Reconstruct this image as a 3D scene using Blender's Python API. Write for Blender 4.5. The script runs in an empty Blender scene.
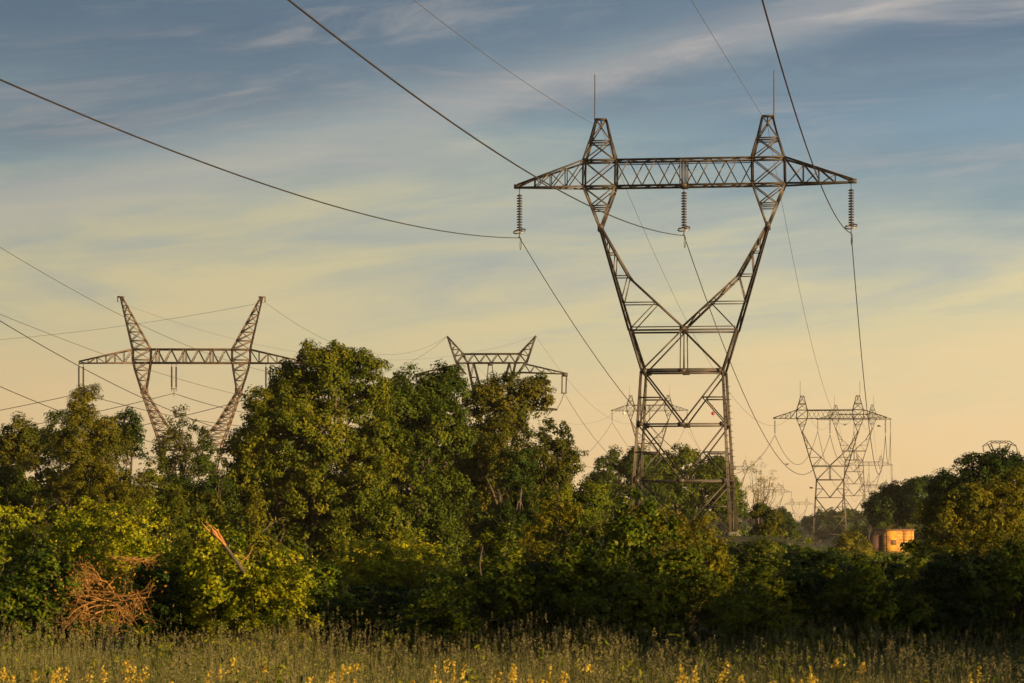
import bpy, math, random
import numpy as np
from mathutils import Vector

SC = bpy.context.scene
COL = SC.collection
R = math.radians
FPX = 2833.0          # focal length in pixels of the 1024 px wide frame
CAMZ = 1.6
HOR = 520.0
CX = 512.0

def P(u, v, D):
    return np.array([(u - CX) * D / FPX, D, CAMZ + (HOR - v) * D / FPX])

# ---------------------------------------------------------------- terrain
_ty = [-2000, 0, 46, 85, 150, 200, 300, 400, 600, 900, 1450, 1850, 2320, 3500, 7000]
_tz = [-.6, -.6, -.6, -.65, -1.0, -1.3, -2.3, -3.2, -4.3, -1, 1, -6, -11, -16, -30]
def tz(x, y):
    d = np.sqrt(((np.asarray(x, float) - 11.5) / 9.5) ** 2 + ((np.asarray(y, float) - 200) / 22) ** 2)
    k = np.clip((1.45 - d) / .75, 0, 1)
    return np.interp(y, _ty, _tz) + 1.78 * k * k * (3 - 2 * k)      # a low mound carries the nearest pylon

# ---------------------------------------------------------------- object helpers
def tag(o, label=None, cat=None, group=None, kind=None):
    if label: o['label'] = label
    if cat: o['category'] = cat
    if group: o['group'] = group
    if kind: o['kind'] = kind
    return o

def thing(name, label, cat, loc=(0, 0, 0), rz=0, group=None):
    o = bpy.data.objects.new(name, None)
    o.empty_display_size = .3
    COL.objects.link(o)
    o.location = tuple(float(c) for c in loc)
    o.rotation_euler = (0, 0, rz)
    return tag(o, label, cat, group)

def link(name, me, parent=None, loc=None):
    o = bpy.data.objects.new(name, me)
    COL.objects.link(o)
    if parent is not None: o.parent = parent
    if loc is not None: o.location = tuple(float(c) for c in loc)
    return o

def np_mesh(name, V, F, mat, smooth=False):
    """V (n,3) float, F (m,k) int with k = 3 or 4"""
    V = np.asarray(V, np.float32); F = np.asarray(F, np.int32)
    k = F.shape[1]
    me = bpy.data.meshes.new(name)
    me.vertices.add(len(V)); me.vertices.foreach_set('co', V.ravel())
    me.loops.add(F.size); me.loops.foreach_set('vertex_index', F.ravel())
    me.polygons.add(len(F))
    me.polygons.foreach_set('loop_start', np.arange(0, F.size, k, dtype=np.int32))
    me.polygons.foreach_set('loop_total', np.full(len(F), k, np.int32))
    if smooth: me.polygons.foreach_set('use_smooth', np.ones(len(F), bool))
    me.update(calc_edges=True)
    me.materials.append(mat)
    return me

class MB:
    """collects bars, tubes, boxes; all quads"""
    def __init__(self): self.V = []; self.F = []; self.n = 0
    def add(self, V, F):
        V = np.asarray(V, float); F = np.asarray(F, int)
        self.V.append(V); self.F.append(F + self.n); self.n += len(V)
    def bar(self, p, q, w, h=None):
        p = np.asarray(p, float); q = np.asarray(q, float); h = h or w
        d = q - p; L = np.linalg.norm(d)
        if L < 1e-6: return
        d /= L
        up = np.array([0, 0, 1.]) if abs(d[2]) < .95 else np.array([0, 1., 0])
        a = np.cross(d, up); a /= np.linalg.norm(a); b = np.cross(d, a)
        c = [(-w/2, -h/2), (w/2, -h/2), (w/2, h/2), (-w/2, h/2)]
        V = [p + a*x + b*y for x, y in c] + [q + a*x + b*y for x, y in c]
        self.add(V, [(0,3,2,1),(4,5,6,7),(0,1,5,4),(1,2,6,5),(2,3,7,6),(3,0,4,7)])
    def angle(self, p, q, w, t=None):
        """an L-section: two thin plates at a right angle"""
        p = np.asarray(p, float); q = np.asarray(q, float)
        d = q - p; L = np.linalg.norm(d)
        if L < 1e-6: return
        d /= L; t = t or w * .16
        up = np.array([0, 0, 1.]) if abs(d[2]) < .95 else np.array([0, 1., 0])
        a = np.cross(d, up); a /= np.linalg.norm(a); b = np.cross(d, a)
        c = [(-w/2,-w/2),(w/2,-w/2),(w/2,-w/2+t),(-w/2+t,-w/2+t),(-w/2+t,w/2),(-w/2,w/2)]
        V = [p + a*x + b*y for x, y in c] + [q + a*x + b*y for x, y in c]
        F = [(i, (i+1) % 6, (i+1) % 6 + 6, i + 6) for i in range(6)]
        F += [(0,3,2,1),(0,5,4,3),(6,7,8,9),(6,9,10,11)]
        self.add(V, F)
    def box(self, c, s):
        c = np.asarray(c, float); s = np.asarray(s, float) / 2
        self.bar(c - [s[0], 0, 0], c + [s[0], 0, 0], s[1]*2, s[2]*2)
    def tube(self, pts, rad, n=6, closed=False):
        pts = np.asarray(pts, float); m = len(pts)
        rad = np.full(m, rad, float) if np.isscalar(rad) else np.asarray(rad, float)
        if closed: T = np.roll(pts, -1, 0) - np.roll(pts, 1, 0)
        else: T = np.gradient(pts, axis=0)
        T /= np.linalg.norm(T, axis=1)[:, None] + 1e-12
        ref = np.array([0, 0, 1.]) if np.mean(np.abs(T[:, 2])) < .8 else np.array([.3, 1., 0])
        A = np.cross(T, ref); A /= np.linalg.norm(A, axis=1)[:, None] + 1e-12
        B = np.cross(T, A)
        th = np.arange(n) * 2 * math.pi / n
        V = (pts[:, None, :] + rad[:, None, None] * (np.cos(th)[None, :, None] * A[:, None, :] + np.sin(th)[None, :, None] * B[:, None, :])).reshape(-1, 3)
        F = []
        for i in range(m if closed else m - 1):
            j = (i + 1) % m
            for k in range(n):
                F.append((i*n+k, i*n+(k+1) % n, j*n+(k+1) % n, j*n+k))
        if not closed:
            F.append((0, 1, 2, 3)) if n == 4 else None
        self.add(V, F)
    def lathe(self, prof, c, n=12):
        """prof: list of (r, z)"""
        th = np.arange(n) * 2 * math.pi / n
        V = [(c[0] + r*math.cos(t), c[1] + r*math.sin(t), c[2] + z) for r, z in prof for t in th]
        F = [(i*n+k, i*n+(k+1) % n, (i+1)*n+(k+1) % n, (i+1)*n+k) for i in range(len(prof)-1) for k in range(n)]
        self.add(V, F)
    def build(self, name, mat, parent=None, smooth=False, off=(0, 0, 0)):
        V = np.concatenate(self.V) + np.asarray(off, float)
        me = np_mesh(name, V, np.concatenate(self.F), mat, smooth)
        return link(name, me, parent)

# ---------------------------------------------------------------- materials
def nodes(name):
    m = bpy.data.materials.new(name); m.use_nodes = True
    nt = m.node_tree
    for n in list(nt.nodes): nt.nodes.remove(n)
    out = nt.nodes.new('ShaderNodeOutputMaterial')
    return m, nt, out

def ramp(nt, stops, interp='LINEAR'):
    r = nt.nodes.new('ShaderNodeValToRGB')
    r.color_ramp.interpolation = interp
    e = r.color_ramp.elements
    while len(e) > 1: e.remove(e[-1])
    e[0].position = stops[0][0]; e[0].color = (*stops[0][1], 1)
    for p, c in stops[1:]:
        k = e.new(p); k.color = (*c, 1)
    return r

def noise_mat(name, c1, c2, scale=3, rough=.7, metal=0, bump=0, detail=5, coord='Object', spec=.5):
    m, nt, out = nodes(name)
    tc = nt.nodes.new('ShaderNodeTexCoord')
    no = nt.nodes.new('ShaderNodeTexNoise'); no.inputs['Scale'].default_value = scale; no.inputs['Detail'].default_value = detail
    nt.links.new(tc.outputs[coord], no.inputs['Vector'])
    rp = ramp(nt, [(.3, c1), (.7, c2)])
    nt.links.new(no.outputs['Fac'], rp.inputs['Fac'])
    b = nt.nodes.new('ShaderNodeBsdfPrincipled')
    b.inputs['Roughness'].default_value = rough; b.inputs['Metallic'].default_value = metal
    b.inputs['Specular IOR Level'].default_value = spec
    nt.links.new(rp.outputs['Color'], b.inputs['Base Color'])
    if bump:
        bp = nt.nodes.new('ShaderNodeBump'); bp.inputs['Strength'].default_value = bump
        nt.links.new(no.outputs['Fac'], bp.inputs['Height']); nt.links.new(bp.outputs['Normal'], b.inputs['Normal'])
    nt.links.new(b.outputs['BSDF'], out.inputs['Surface'])
    return m

def leaf_mat(name, cols, trans=.3, clump_scale=1.2, rough=.55):
    """cols: 4 colours; leaf-to-leaf and clump-to-clump variety of the foliage itself"""
    m, nt, out = nodes(name)
    tc = nt.nodes.new('ShaderNodeTexCoord')
    geo = nt.nodes.new('ShaderNodeNewGeometry')
    oi = nt.nodes.new('ShaderNodeObjectInfo')
    no = nt.nodes.new('ShaderNodeTexNoise'); no.inputs['Scale'].default_value = clump_scale; no.inputs['Detail'].default_value = 2
    nt.links.new(tc.outputs['Object'], no.inputs['Vector'])
    a = nt.nodes.new('ShaderNodeMath'); a.operation = 'MULTIPLY'; a.inputs[1].default_value = .38
    nt.links.new(geo.outputs['Random Per Island'], a.inputs[0])
    b = nt.nodes.new('ShaderNodeMath'); b.operation = 'MULTIPLY_ADD'; b.inputs[1].default_value = .9; b.inputs[2].default_value = -.16
    nt.links.new(no.outputs['Fac'], b.inputs[0])
    c = nt.nodes.new('ShaderNodeMath'); c.operation = 'ADD'
    nt.links.new(a.outputs[0], c.inputs[0]); nt.links.new(b.outputs[0], c.inputs[1])
    d = nt.nodes.new('ShaderNodeMath'); d.operation = 'MULTIPLY_ADD'; d.inputs[1].default_value = .22; 
    nt.links.new(oi.outputs['Random'], d.inputs[0]); nt.links.new(c.outputs[0], d.inputs[2])
    n = len(cols)
    rp = ramp(nt, [(.15 + .75 * i / (n - 1), cols[i]) for i in range(n)])
    nt.links.new(d.outputs[0], rp.inputs['Fac'])
    p = nt.nodes.new('ShaderNodeBsdfPrincipled'); p.inputs['Roughness'].default_value = rough
    p.inputs['Specular IOR Level'].default_value = .1
    t = nt.nodes.new('ShaderNodeBsdfTranslucent')
    nt.links.new(rp.outputs['Color'], p.inputs['Base Color']); nt.links.new(rp.outputs['Color'], t.inputs['Color'])
    mx = nt.nodes.new('ShaderNodeMixShader'); mx.inputs[0].default_value = trans
    nt.links.new(p.outputs[0], mx.inputs[1]); nt.links.new(t.outputs[0], mx.inputs[2])
    nt.links.new(mx.outputs[0], out.inputs['Surface'])
    return m

STEEL = noise_mat('weathered_steel', (.036, .028, .021), (.082, .061, .043), 1.4, .6, .35)
STEEL2 = noise_mat('pale_rusty_steel', (.08, .055, .037), (.15, .10, .066), 1.2, .65, .25)
GLASSI = noise_mat('insulator_glaze', (.018, .012, .010), (.04, .024, .018), 4, .5, 0)
RING = noise_mat('ring_metal', (.20, .16, .11), (.32, .26, .18), 4, .4, .6)
CONC = noise_mat('concrete', (.09, .08, .06), (.20, .17, .13), 5, .85)
WIREM = noise_mat('conductor_metal', (.035, .028, .024), (.06, .048, .04), .6, .55, .4)
WIRET = noise_mat('earth_wire_metal', (.10, .08, .06), (.14, .11, .08), .6, .55, .3)
REDP = noise_mat('red_paint', (.55, .04, .02), (.65, .06, .03), 3, .4)
WHITEP = noise_mat('white_paint', (.7, .66, .5), (.8, .76, .6), 3, .5)
BARK = noise_mat('bark', (.04, .028, .02), (.11, .075, .05), 9, .9, bump=.4)
DEAD = noise_mat('dead_wood', (.22, .10, .018), (.44, .22, .045), 14, .85, bump=.3)
SPLIT = noise_mat('split_wood', (.30, .11, .025), (.46, .21, .05), 20, .8, bump=.3)
BIRDM = noise_mat('dark_feather', (.02, .018, .016), (.04, .035, .03), 20, .7)

L_ASH = leaf_mat('ash_leaf', [(0.0135, 0.0280, 0.0026), (0.0384, 0.0635, 0.0034), (0.0963, 0.1167, 0.0052), (0.2040, 0.1774, 0.0069)], .28, .55)
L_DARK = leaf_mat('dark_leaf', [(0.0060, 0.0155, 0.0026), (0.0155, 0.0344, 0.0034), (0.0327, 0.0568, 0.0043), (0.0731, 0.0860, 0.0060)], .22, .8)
L_RUST = leaf_mat('rust_leaf', [(0.0177, 0.0289, 0.0034), (0.0460, 0.0597, 0.0043), (0.0974, 0.0963, 0.0060), (0.1772, 0.1348, 0.0077)], .3, .7)
L_WILL = leaf_mat('willow_leaf', [(0.0286, 0.0401, 0.0034), (0.0766, 0.0842, 0.0052), (0.1531, 0.1368, 0.0069), (0.2655, 0.2000, 0.0095)], .32, .9)
L_BRAM = leaf_mat('bramble_leaf', [(0.0099, 0.0251, 0.0026), (0.0316, 0.0616, 0.0034), (0.0890, 0.1204, 0.0043), (0.2176, 0.2119, 0.0069)], .28, 1.6)
L_SUNYELL = leaf_mat('sunlit_yellow_leaf', [(0.0388, 0.0728, 0.0036), (0.1176, 0.1656, 0.0048), (0.3046, 0.3046, 0.0084), (0.5538, 0.4635, 0.0133)], .32, 1.6)  # yellow leaves, with the sunlight on the hedge tops put into a brighter colour
L_GRASS = leaf_mat('grass_blade', [(0.0555, 0.0744, 0.0191), (0.1018, 0.1182, 0.0298), (0.1665, 0.1619, 0.0425), (0.2590, 0.2188, 0.0638)], .35, .5)
L_SEED = leaf_mat('seed_head', [(.13, .125, .045), (.19, .175, .065), (.27, .22, .08), (.38, .28, .10)], .35, 2)
L_SUNSPIKE = leaf_mat('sunlit_yellow_spike', [(.38, .26, .04), (.55, .38, .05), (.65, .48, .07), (.72, .58, .12)], .4, 4)  # low sun on the grass tips put into a yellow colour
L_FAR = leaf_mat('far_leaf', [(.02, .035, .012), (.035, .055, .015), (.06, .075, .018), (.09, .095, .022)], .2, .05)

# ---------------------------------------------------------------- ground
def make_ground():
    ys = np.unique(np.concatenate([np.linspace(-900, 0, 30), np.linspace(0, 60, 61), np.linspace(60, 700, 120), np.linspace(700, 3000, 80), np.linspace(3000, 7000, 20)]))
    xs = np.unique(np.concatenate([np.linspace(-4000, -100, 30), np.linspace(-100, 100, 81), np.linspace(100, 4000, 30)]))
    X, Y = np.meshgrid(xs, ys)
    Z = tz(X, Y) + .05 * np.sin(X * .31 + 1) * np.cos(Y * .27) * (np.abs(Y) < 900)
    Z = Z - .02
    V = np.stack([X, Y, Z], -1).reshape(-1, 3)
    nx = len(xs); i, j = np.meshgrid(np.arange(nx - 1), np.arange(len(ys) - 1))
    a = (j * nx + i).ravel()
    F = np.stack([a, a + 1, a + nx + 1, a + nx], -1)
    m = noise_mat('meadow_ground', (.030, .036, .014), (.085, .078, .030), .35, .95, bump=.3, detail=8, spec=.1)
    o = link('ground', np_mesh('ground', V, F, m, True))
    tag(o, kind='structure')
make_ground()

# ---------------------------------------------------------------- foliage tools
def unit(v): return v / (np.linalg.norm(v, axis=-1, keepdims=True) + 1e-9)

def leaves(C, N, L, W, rng):
    """diamond leaves: centres C, normals N, length L, width W arrays -> verts, quads"""
    n = len(C)
    t = unit(np.cross(N, rng.normal(size=(n, 3)))); b = np.cross(N, t)
    L = np.broadcast_to(L, n)[:, None]; W = np.broadcast_to(W, n)[:, None]
    V = np.empty((n, 4, 3))
    V[:, 0] = C - t * L / 2; V[:, 1] = C + b * W / 2 + N * W * .18
    V[:, 2] = C + t * L / 2 - N * L * .12; V[:, 3] = C - b * W / 2 + N * W * .18
    return V.reshape(-1, 3), np.arange(n * 4).reshape(-1, 4)

def clump_cloud(rng, lobes, n_cl, per, rcl, L, W, shell=.55, up=.35, flat=.75, rb=None):
    """lobes -> boughs on and in the lobes -> leaf clumps round each bough -> leaves. returns leaf verts/faces and clump centres"""
    rb = rb or rcl * 2.1
    cs = np.array([l[0] for l in lobes]); rs = np.array([l[1] for l in lobes])
    w = np.prod(rs, axis=1) ** (2/3) + .02 * np.prod(rs, axis=1).max() ** (2/3); w /= w.sum()
    n_b = max(len(lobes) * 3, n_cl // 9)
    idx = np.concatenate([np.repeat(np.arange(len(lobes)), 2), rng.choice(len(lobes), n_b, p=w)]); n_b = len(idx)
    d = unit(rng.normal(size=(n_b, 3)) * [1, 1, .9])
    br = rb * rng.uniform(.6, 1.3, n_b)
    core = np.maximum(rs[idx] - br[:, None] * .75, rs[idx] * .25)
    rad = shell + (1.06 - shell) * rng.random(n_b) ** .5
    bc = cs[idx] + d * core * rad[:, None]
    k = np.maximum(3, (n_cl / n_b * (br / rb) ** 1.7).astype(int)); bi = np.repeat(np.arange(n_b), k); n_cl = len(bi)
    e = unit(rng.normal(size=(n_cl, 3)) + d[bi] * .7 + [0, 0, .35])
    cc = bc[bi] + e * (br[bi] * rng.uniform(.55, 1.0, n_cl))[:, None]
    size = rcl * (.45 + .8 * rng.random(n_cl))
    k = np.maximum(4, (per * (size / rcl) ** 1.6).astype(int))
    ci = np.repeat(np.arange(n_cl), k); n = len(ci)
    o = unit(rng.normal(size=(n, 3))) * (rng.random(n) ** .45)[:, None]
    o[:, 2] *= flat
    pos = cc[ci] + o * size[ci][:, None]
    N = unit(o * .8 + e[ci] * .8 + np.array([0, 0, up]) + rng.normal(size=(n, 3)) * .42)
    s = .65 + .7 * rng.random(n)
    V, F = leaves(pos, N, L * s, W * s, rng)
    return V, F, cc

def curve(p, q, rng, sag=.15, n=7, jit=.04):
    p = np.asarray(p, float); q = np.asarray(q, float); L = np.linalg.norm(q - p)
    t = np.linspace(0, 1, n)[:, None]
    m = (p + q) / 2 + rng.normal(size=3) * L * jit * 2 + np.array([0, 0, sag * L])
    pts = (1-t)**2 * p + 2 * t * (1-t) * m + t**2 * q
    pts[1:-1] += rng.normal(size=(n-2, 3)) * L * jit * .35
    return pts

def limbs(mb, rng, base, top, targets, r0, twigs=True):
    trunk = curve(base, top, rng, 0, 8, .02)
    mb.tube(trunk, np.linspace(r0, r0 * .35, 8), 7)
    for q in targets:
        k = rng.integers(2, 7); s = trunk[k]
        rr = r0 * (.5 - .04 * k)
        c = curve(s, q, rng, .12, 7, .05)
        mb.tube(c, np.linspace(rr, rr * .15, 7), 5)
        if twigs:
            for _ in range(3):
                a = c[rng.integers(3, 7)]
                mb.tube(curve(a, a + rng.normal(size=3) * np.linalg.norm(q - s) * .08, rng, .1, 4, .05), np.linspace(rr * .25, rr * .06, 4), 4)

def tree(seed, u, D, lobes_px, label, mat=L_ASH, n_cl=500, per=45, rcl=.38, L=.17, W=.075, name='tree', cat='tree', group=None,
         depth=.85, shell=.5, targets=26, r0=.16, trunk_top=None):
    rng = np.random.default_rng(seed)
    x0 = (u - CX) * D / FPX; z0 = float(tz(x0, D))
    base = np.array([x0, D, z0])
    k = D / FPX
    lob = []
    for i, (lu, lv, ru, rv) in enumerate(lobes_px):
        c = P(lu, lv, D) + np.array([0, (rng.random() - .5) * ru * k * .8, 0])
        lob.append((c - base, np.array([ru * k, ru * k * depth, rv * k])))
    if D < 200 and name != 'bush' and n_cl > 150:
        us = [l[0] - l[2]*.75 for l in lobes_px] + [l[0] + l[2]*.75 for l in lobes_px]; a, b = min(us), max(us)
        zb_ = 1.1 + .9 * rng.random()
        nn = max(2, int((b - a) * k / 1.7)); n_sk = nn
        for q in range(nn):
            uu = a + (b - a) * (q + .5) / nn
            hh = rng.uniform(.9, 1.5)
            c = np.array([(uu - CX) * k, D - rng.uniform(0, 1.2), z0 + hh]); lob.append((c - base, np.array([1.15, 1.0, hh])))
            c = np.array([(uu - CX) * k, D + rng.uniform(-.5, 1.0), z0 + hh + 1.0]); lob.append((c - base, np.array([1.1, .9, .9])))
        n_cl = int(n_cl * 1.35) + 10 * nn
    t = thing(name, label, cat, base, 0, group)
    V, F, cc = clump_cloud(rng, lob, int(n_cl*1.6), int(per*1.45), rcl*.78, L*.70, W*.80, .3, rb=rcl*1.9)
    ztop = max(l[0][2] + l[1][2] for l in lob)
    mb = MB()
    tg = cc[rng.choice(len(cc), min(targets, len(cc)), replace=False)]
    limbs(mb, rng, (0, 0, -.2), (rng.normal() * .2, 0, ztop * .72 if trunk_top is None else trunk_top), tg, r0)
    mb.build('trunk', BARK, t, True)
    keep = np.repeat(V.reshape(-1, 4, 3)[:, :, 2].min(1) > .02, 1)
    Vq = V.reshape(-1, 4, 3)[keep].reshape(-1, 3)
    me = np_mesh('crown', Vq, np.arange(len(Vq)).reshape(-1, 4), mat)
    link('crown', me, t)
    return t

# ---------------------------------------------------------------- camera, light, sky
cam = bpy.data.cameras.new('camera'); co = bpy.data.objects.new('camera', cam); COL.objects.link(co)
co.location = (0, 0, CAMZ); co.rotation_euler = (R(90), 0, 0)
cam.sensor_width = 36; cam.lens = 36 * FPX / 1024
cam.shift_y = (HOR - 341.5) / 1024
cam.clip_start = .5; cam.clip_end = 12000
cam.dof.use_dof = True; cam.dof.focus_distance = 190; cam.dof.aperture_fstop = 9
SC.camera = co

SUN_AZ, SUN_EL = 128, 7.5        # degrees clockwise from +Y (the view direction)
sd = Vector((math.sin(R(SUN_AZ)) * math.cos(R(SUN_EL)), math.cos(R(SUN_AZ)) * math.cos(R(SUN_EL)), math.sin(R(SUN_EL))))
sl = bpy.data.lights.new('sun', 'SUN'); sl.energy = 5.0; sl.angle = R(.5); sl.color = (1, .70, .36)
so = bpy.data.objects.new('sun', sl); COL.objects.link(so); so.rotation_euler = sd.to_track_quat('Z', 'Y').to_euler()

def make_world():
    w = bpy.data.worlds.new('World'); SC.world = w; w.use_nodes = True
    nt = w.node_tree
    for n in list(nt.nodes): nt.nodes.remove(n)
    N = nt.nodes.new; Lk = nt.links.new
    out = N('ShaderNodeOutputWorld'); bg = N('ShaderNodeBackground'); bg.inputs['Strength'].default_value = .1
    sky = N('ShaderNodeTexSky'); sky.sky_type = 'NISHITA'; sky.sun_disc = False
    sky.sun_elevation = R(SUN_EL); sky.sun_rotation = R(SUN_AZ); sky.air_density = 1.2; sky.dust_density = 2.5
    tc = N('ShaderNodeTexCoord'); sp = N('ShaderNodeSeparateXYZ'); Lk(tc.outputs['Generated'], sp.inputs[0])
    def m(op, a, b=None, c=None, clamp=False):
        n = N('ShaderNodeMath'); n.operation = op; n.use_clamp = clamp
        for i, v in enumerate((a, b, c)):
            if v is None: continue
            if hasattr(v, 'links'): Lk(v, n.inputs[i])
            else: n.inputs[i].default_value = v
        return n.outputs[0]
    X, Y, Z = sp.outputs
    # stretched, slightly tilted coordinates for cloud streaks
    zt = m('MULTIPLY_ADD', X, -.10, Z)
    cv = N('ShaderNodeCombineXYZ'); Lk(m('MULTIPLY', X, 2.2), cv.inputs[0]); Lk(m('MULTIPLY', Y, 1.0), cv.inputs[1]); Lk(m('MULTIPLY', zt, 13.0), cv.inputs[2])
    n1 = N('ShaderNodeTexNoise'); n1.inputs['Scale'].default_value = 2.2; n1.inputs['Detail'].default_value = 7; n1.inputs['Roughness'].default_value = .55; n1.inputs['Distortion'].default_value = .2
    Lk(cv.outputs[0], n1.inputs['Vector'])
    cv2 = N('ShaderNodeCombineXYZ'); Lk(m('MULTIPLY', X, 5.5), cv2.inputs[0]); Lk(Y, cv2.inputs[1]); Lk(m('MULTIPLY', zt, 40.0), cv2.inputs[2])
    n2 = N('ShaderNodeTexNoise'); n2.inputs['Scale'].default_value = 1.6; n2.inputs['Detail'].default_value = 8; n2.inputs['Roughness'].default_value = .68; n2.inputs['Distortion'].default_value = .9
    Lk(cv2.outputs[0], n2.inputs['Vector'])
    # veil colour by elevation, its boundary pushed up and down by the broad noise
    wob = m('ADD', m('MULTIPLY_ADD', n1.outputs['Fac'], .11, -.055), m('MULTIPLY_ADD', n2.outputs['Fac'], .06, -.03))
    zz = m('ADD', Z, wob)
    s = 5.25
    def c(r, g, b):
        f = lambda q: ((q/255 + .055) / 1.055) ** 2.4 if q > 10 else q/255/12.92
        return (f(r), f(g), f(b))
    rp = ramp(nt, [(0.0, c(234, 199, 148)), (.04, c(229, 201, 154)), (.0775, c(208, 197, 158)), (.100, c(172, 177, 166)), (.125, c(126, 149, 160)),
                   (.150, c(97, 120, 142)), (.185, c(77, 103, 130)), (.30, c(72, 98, 128)), (.6, c(74, 98, 128)), (1.0, c(74, 98, 128))])
    Lk(zz, rp.inputs['Fac'])
    # fine bright streaks of cirrus, strongest in the upper part
    st = N('ShaderNodeMapRange'); st.interpolation_type = 'SMOOTHSTEP'; st.inputs['From Min'].default_value = .46; st.inputs['From Max'].default_value = .74
    Lk(n2.outputs['Fac'], st.inputs['Value'])
    hi = N('ShaderNodeMapRange'); hi.interpolation_type = 'SMOOTHSTEP'; hi.inputs['From Min'].default_value = .05; hi.inputs['From Max'].default_value = .13
    Lk(Z, hi.inputs['Value'])
    # one long pale streak climbing to the right, and a cool gap below it
    a = m('SUBTRACT', m('MULTIPLY_ADD', X, .25, .153), Z)
    a = m('ADD', a, m('MULTIPLY_ADD', n1.outputs['Fac'], .04, -.02))
    band = m('POWER', 2.718, m('MULTIPLY', m('POWER', m('DIVIDE', a, .009), 2.0), -1.0))
    a2 = m('SUBTRACT', m('MULTIPLY_ADD', X, .02, .136), Z)
    band2 = m('MULTIPLY', m('POWER', 2.718, m('MULTIPLY', m('POWER', m('DIVIDE', a2, .011), 2.0), -1.0)), m('MULTIPLY_ADD', X, 6.0, .05, True))
    f1 = m('ADD', m('MULTIPLY', m('MULTIPLY', st.outputs[0], hi.outputs[0]), .45), m('MULTIPLY', band, .38), None, True)
    mx = N('ShaderNodeMix'); mx.data_type = 'RGBA'
    Lk(f1, mx.inputs['Factor']); Lk(rp.outputs['Color'], mx.inputs[6]); mx.inputs[7].default_value = (*c(190, 182, 176), 1)
    mx2 = N('ShaderNodeMix'); mx2.data_type = 'RGBA'
    Lk(m('MULTIPLY', band2, .7), mx2.inputs['Factor']); Lk(mx.outputs[2], mx2.inputs[6]); mx2.inputs[7].default_value = (*c(114, 146, 168), 1)
    sc = N('ShaderNodeVectorMath'); sc.operation = 'SCALE'; sc.inputs['Scale'].default_value = s
    Lk(mx2.outputs[2], sc.inputs[0])
    lr = N('ShaderNodeMapRange'); lr.interpolation_type = 'SMOOTHSTEP'; lr.inputs['From Min'].default_value = -.3; lr.inputs['From Max'].default_value = .3; lr.inputs['To Min'].default_value = s*.84; lr.inputs['To Max'].default_value = s*1.16; Lk(X, lr.inputs['Value']); Lk(lr.outputs[0], sc.inputs['Scale'])
    mx3 = N('ShaderNodeMix'); mx3.data_type = 'RGBA'; mx3.inputs['Factor'].default_value = .92
    Lk(sky.outputs[0], mx3.inputs[6]); Lk(sc.outputs[0], mx3.inputs[7])
    Lk(mx3.outputs[2], bg.inputs['Color']); Lk(bg.outputs[0], out.inputs['Surface'])
make_world()

# ---------------------------------------------------------------- pylons of the two parallel lines
MPX = 24.0 / 340.0
def zl(y): return (520 - y) * MPX + 1.1
def dep(z):       # half depth along the line at height z
    return float(np.interp(z, [-20, 0, zl(372), zl(331), zl(227), 24.68, 26.6, 29.5], [5.6, 3.5, 1.9, 1.45, .55, .8, .8, .22]))
def legw(z): return 2.86 + (zl(372) - z) * (3.5 - 2.86) / zl(372)

CH, BR, SM = .165, .10, .075
def strings(root, anchors, n=17, top=24.68, length=3.45, double=False, disc=.14, ring=True, ext=0):
    for ax in anchors:
        mb = MB(); x, y = ax[0], ax[1]; z = (ax[2] if len(ax) > 2 else top) + ext
        ys = [0] if not double else [-.24, .24]
        for oy in ys:
            ox = oy if double else 0
            mb.tube([(x+ox, y, z), (x+ox, y, z - length)], .035, 5)
            for i in range(n):
                zz = z - .5 - i * (length - 1.0) / (n - 1)
                mb.lathe([(.05, .09), (disc*.7, .05), (disc, .0), (disc * .93, -.04), (.05, -.05)], (x+ox, y, zz), 8)
        o = mb.build('insulator_string', GLASSI, root, True)
        if double:
            b = MB(); b.bar((x-.34, y, z-length+.3), (x+.34, y, z-length+.3), .09)
            b.bar((x, y, z-length+.3), (x, y, z-length-.5), .08); b.build('yoke', STEEL2, o)
        if ring:
            rg = MB(); th = np.linspace(0, 2*math.pi, 20, endpoint=False)
            rg.tube([(x + .42*math.cos(t), y + .42*math.sin(t), z - length + .42 + .2*math.sin(t + .3)) for t in th], .05, 6, True)
            for t in (0, math.pi): rg.bar((x, y, z-length+.42), (x + .42*math.cos(t), y, z-length+.42), .04)
            rg.build('corona_ring', RING, o, True)
            cl = MB(); cl.bar((x, y-.35, z-length-.02), (x, y+.35, z-length-.02), .07, .1)
            cl.bar((x, y, z-length), (x, y, z-length+.3), .06)
            cl.build('clamp', STEEL, o)
            jl = MB(); th = np.linspace(0, 2*math.pi, 14, endpoint=False)
            jl.tube([(x + .05*math.sin(t) + .04, y + .28*math.cos(t)*.4 + .3, z - length - .48 + .42*math.cos(t)) for t in th], .022, 5, True)
            jl.build('damper_loop', STEEL, o, True)

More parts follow.
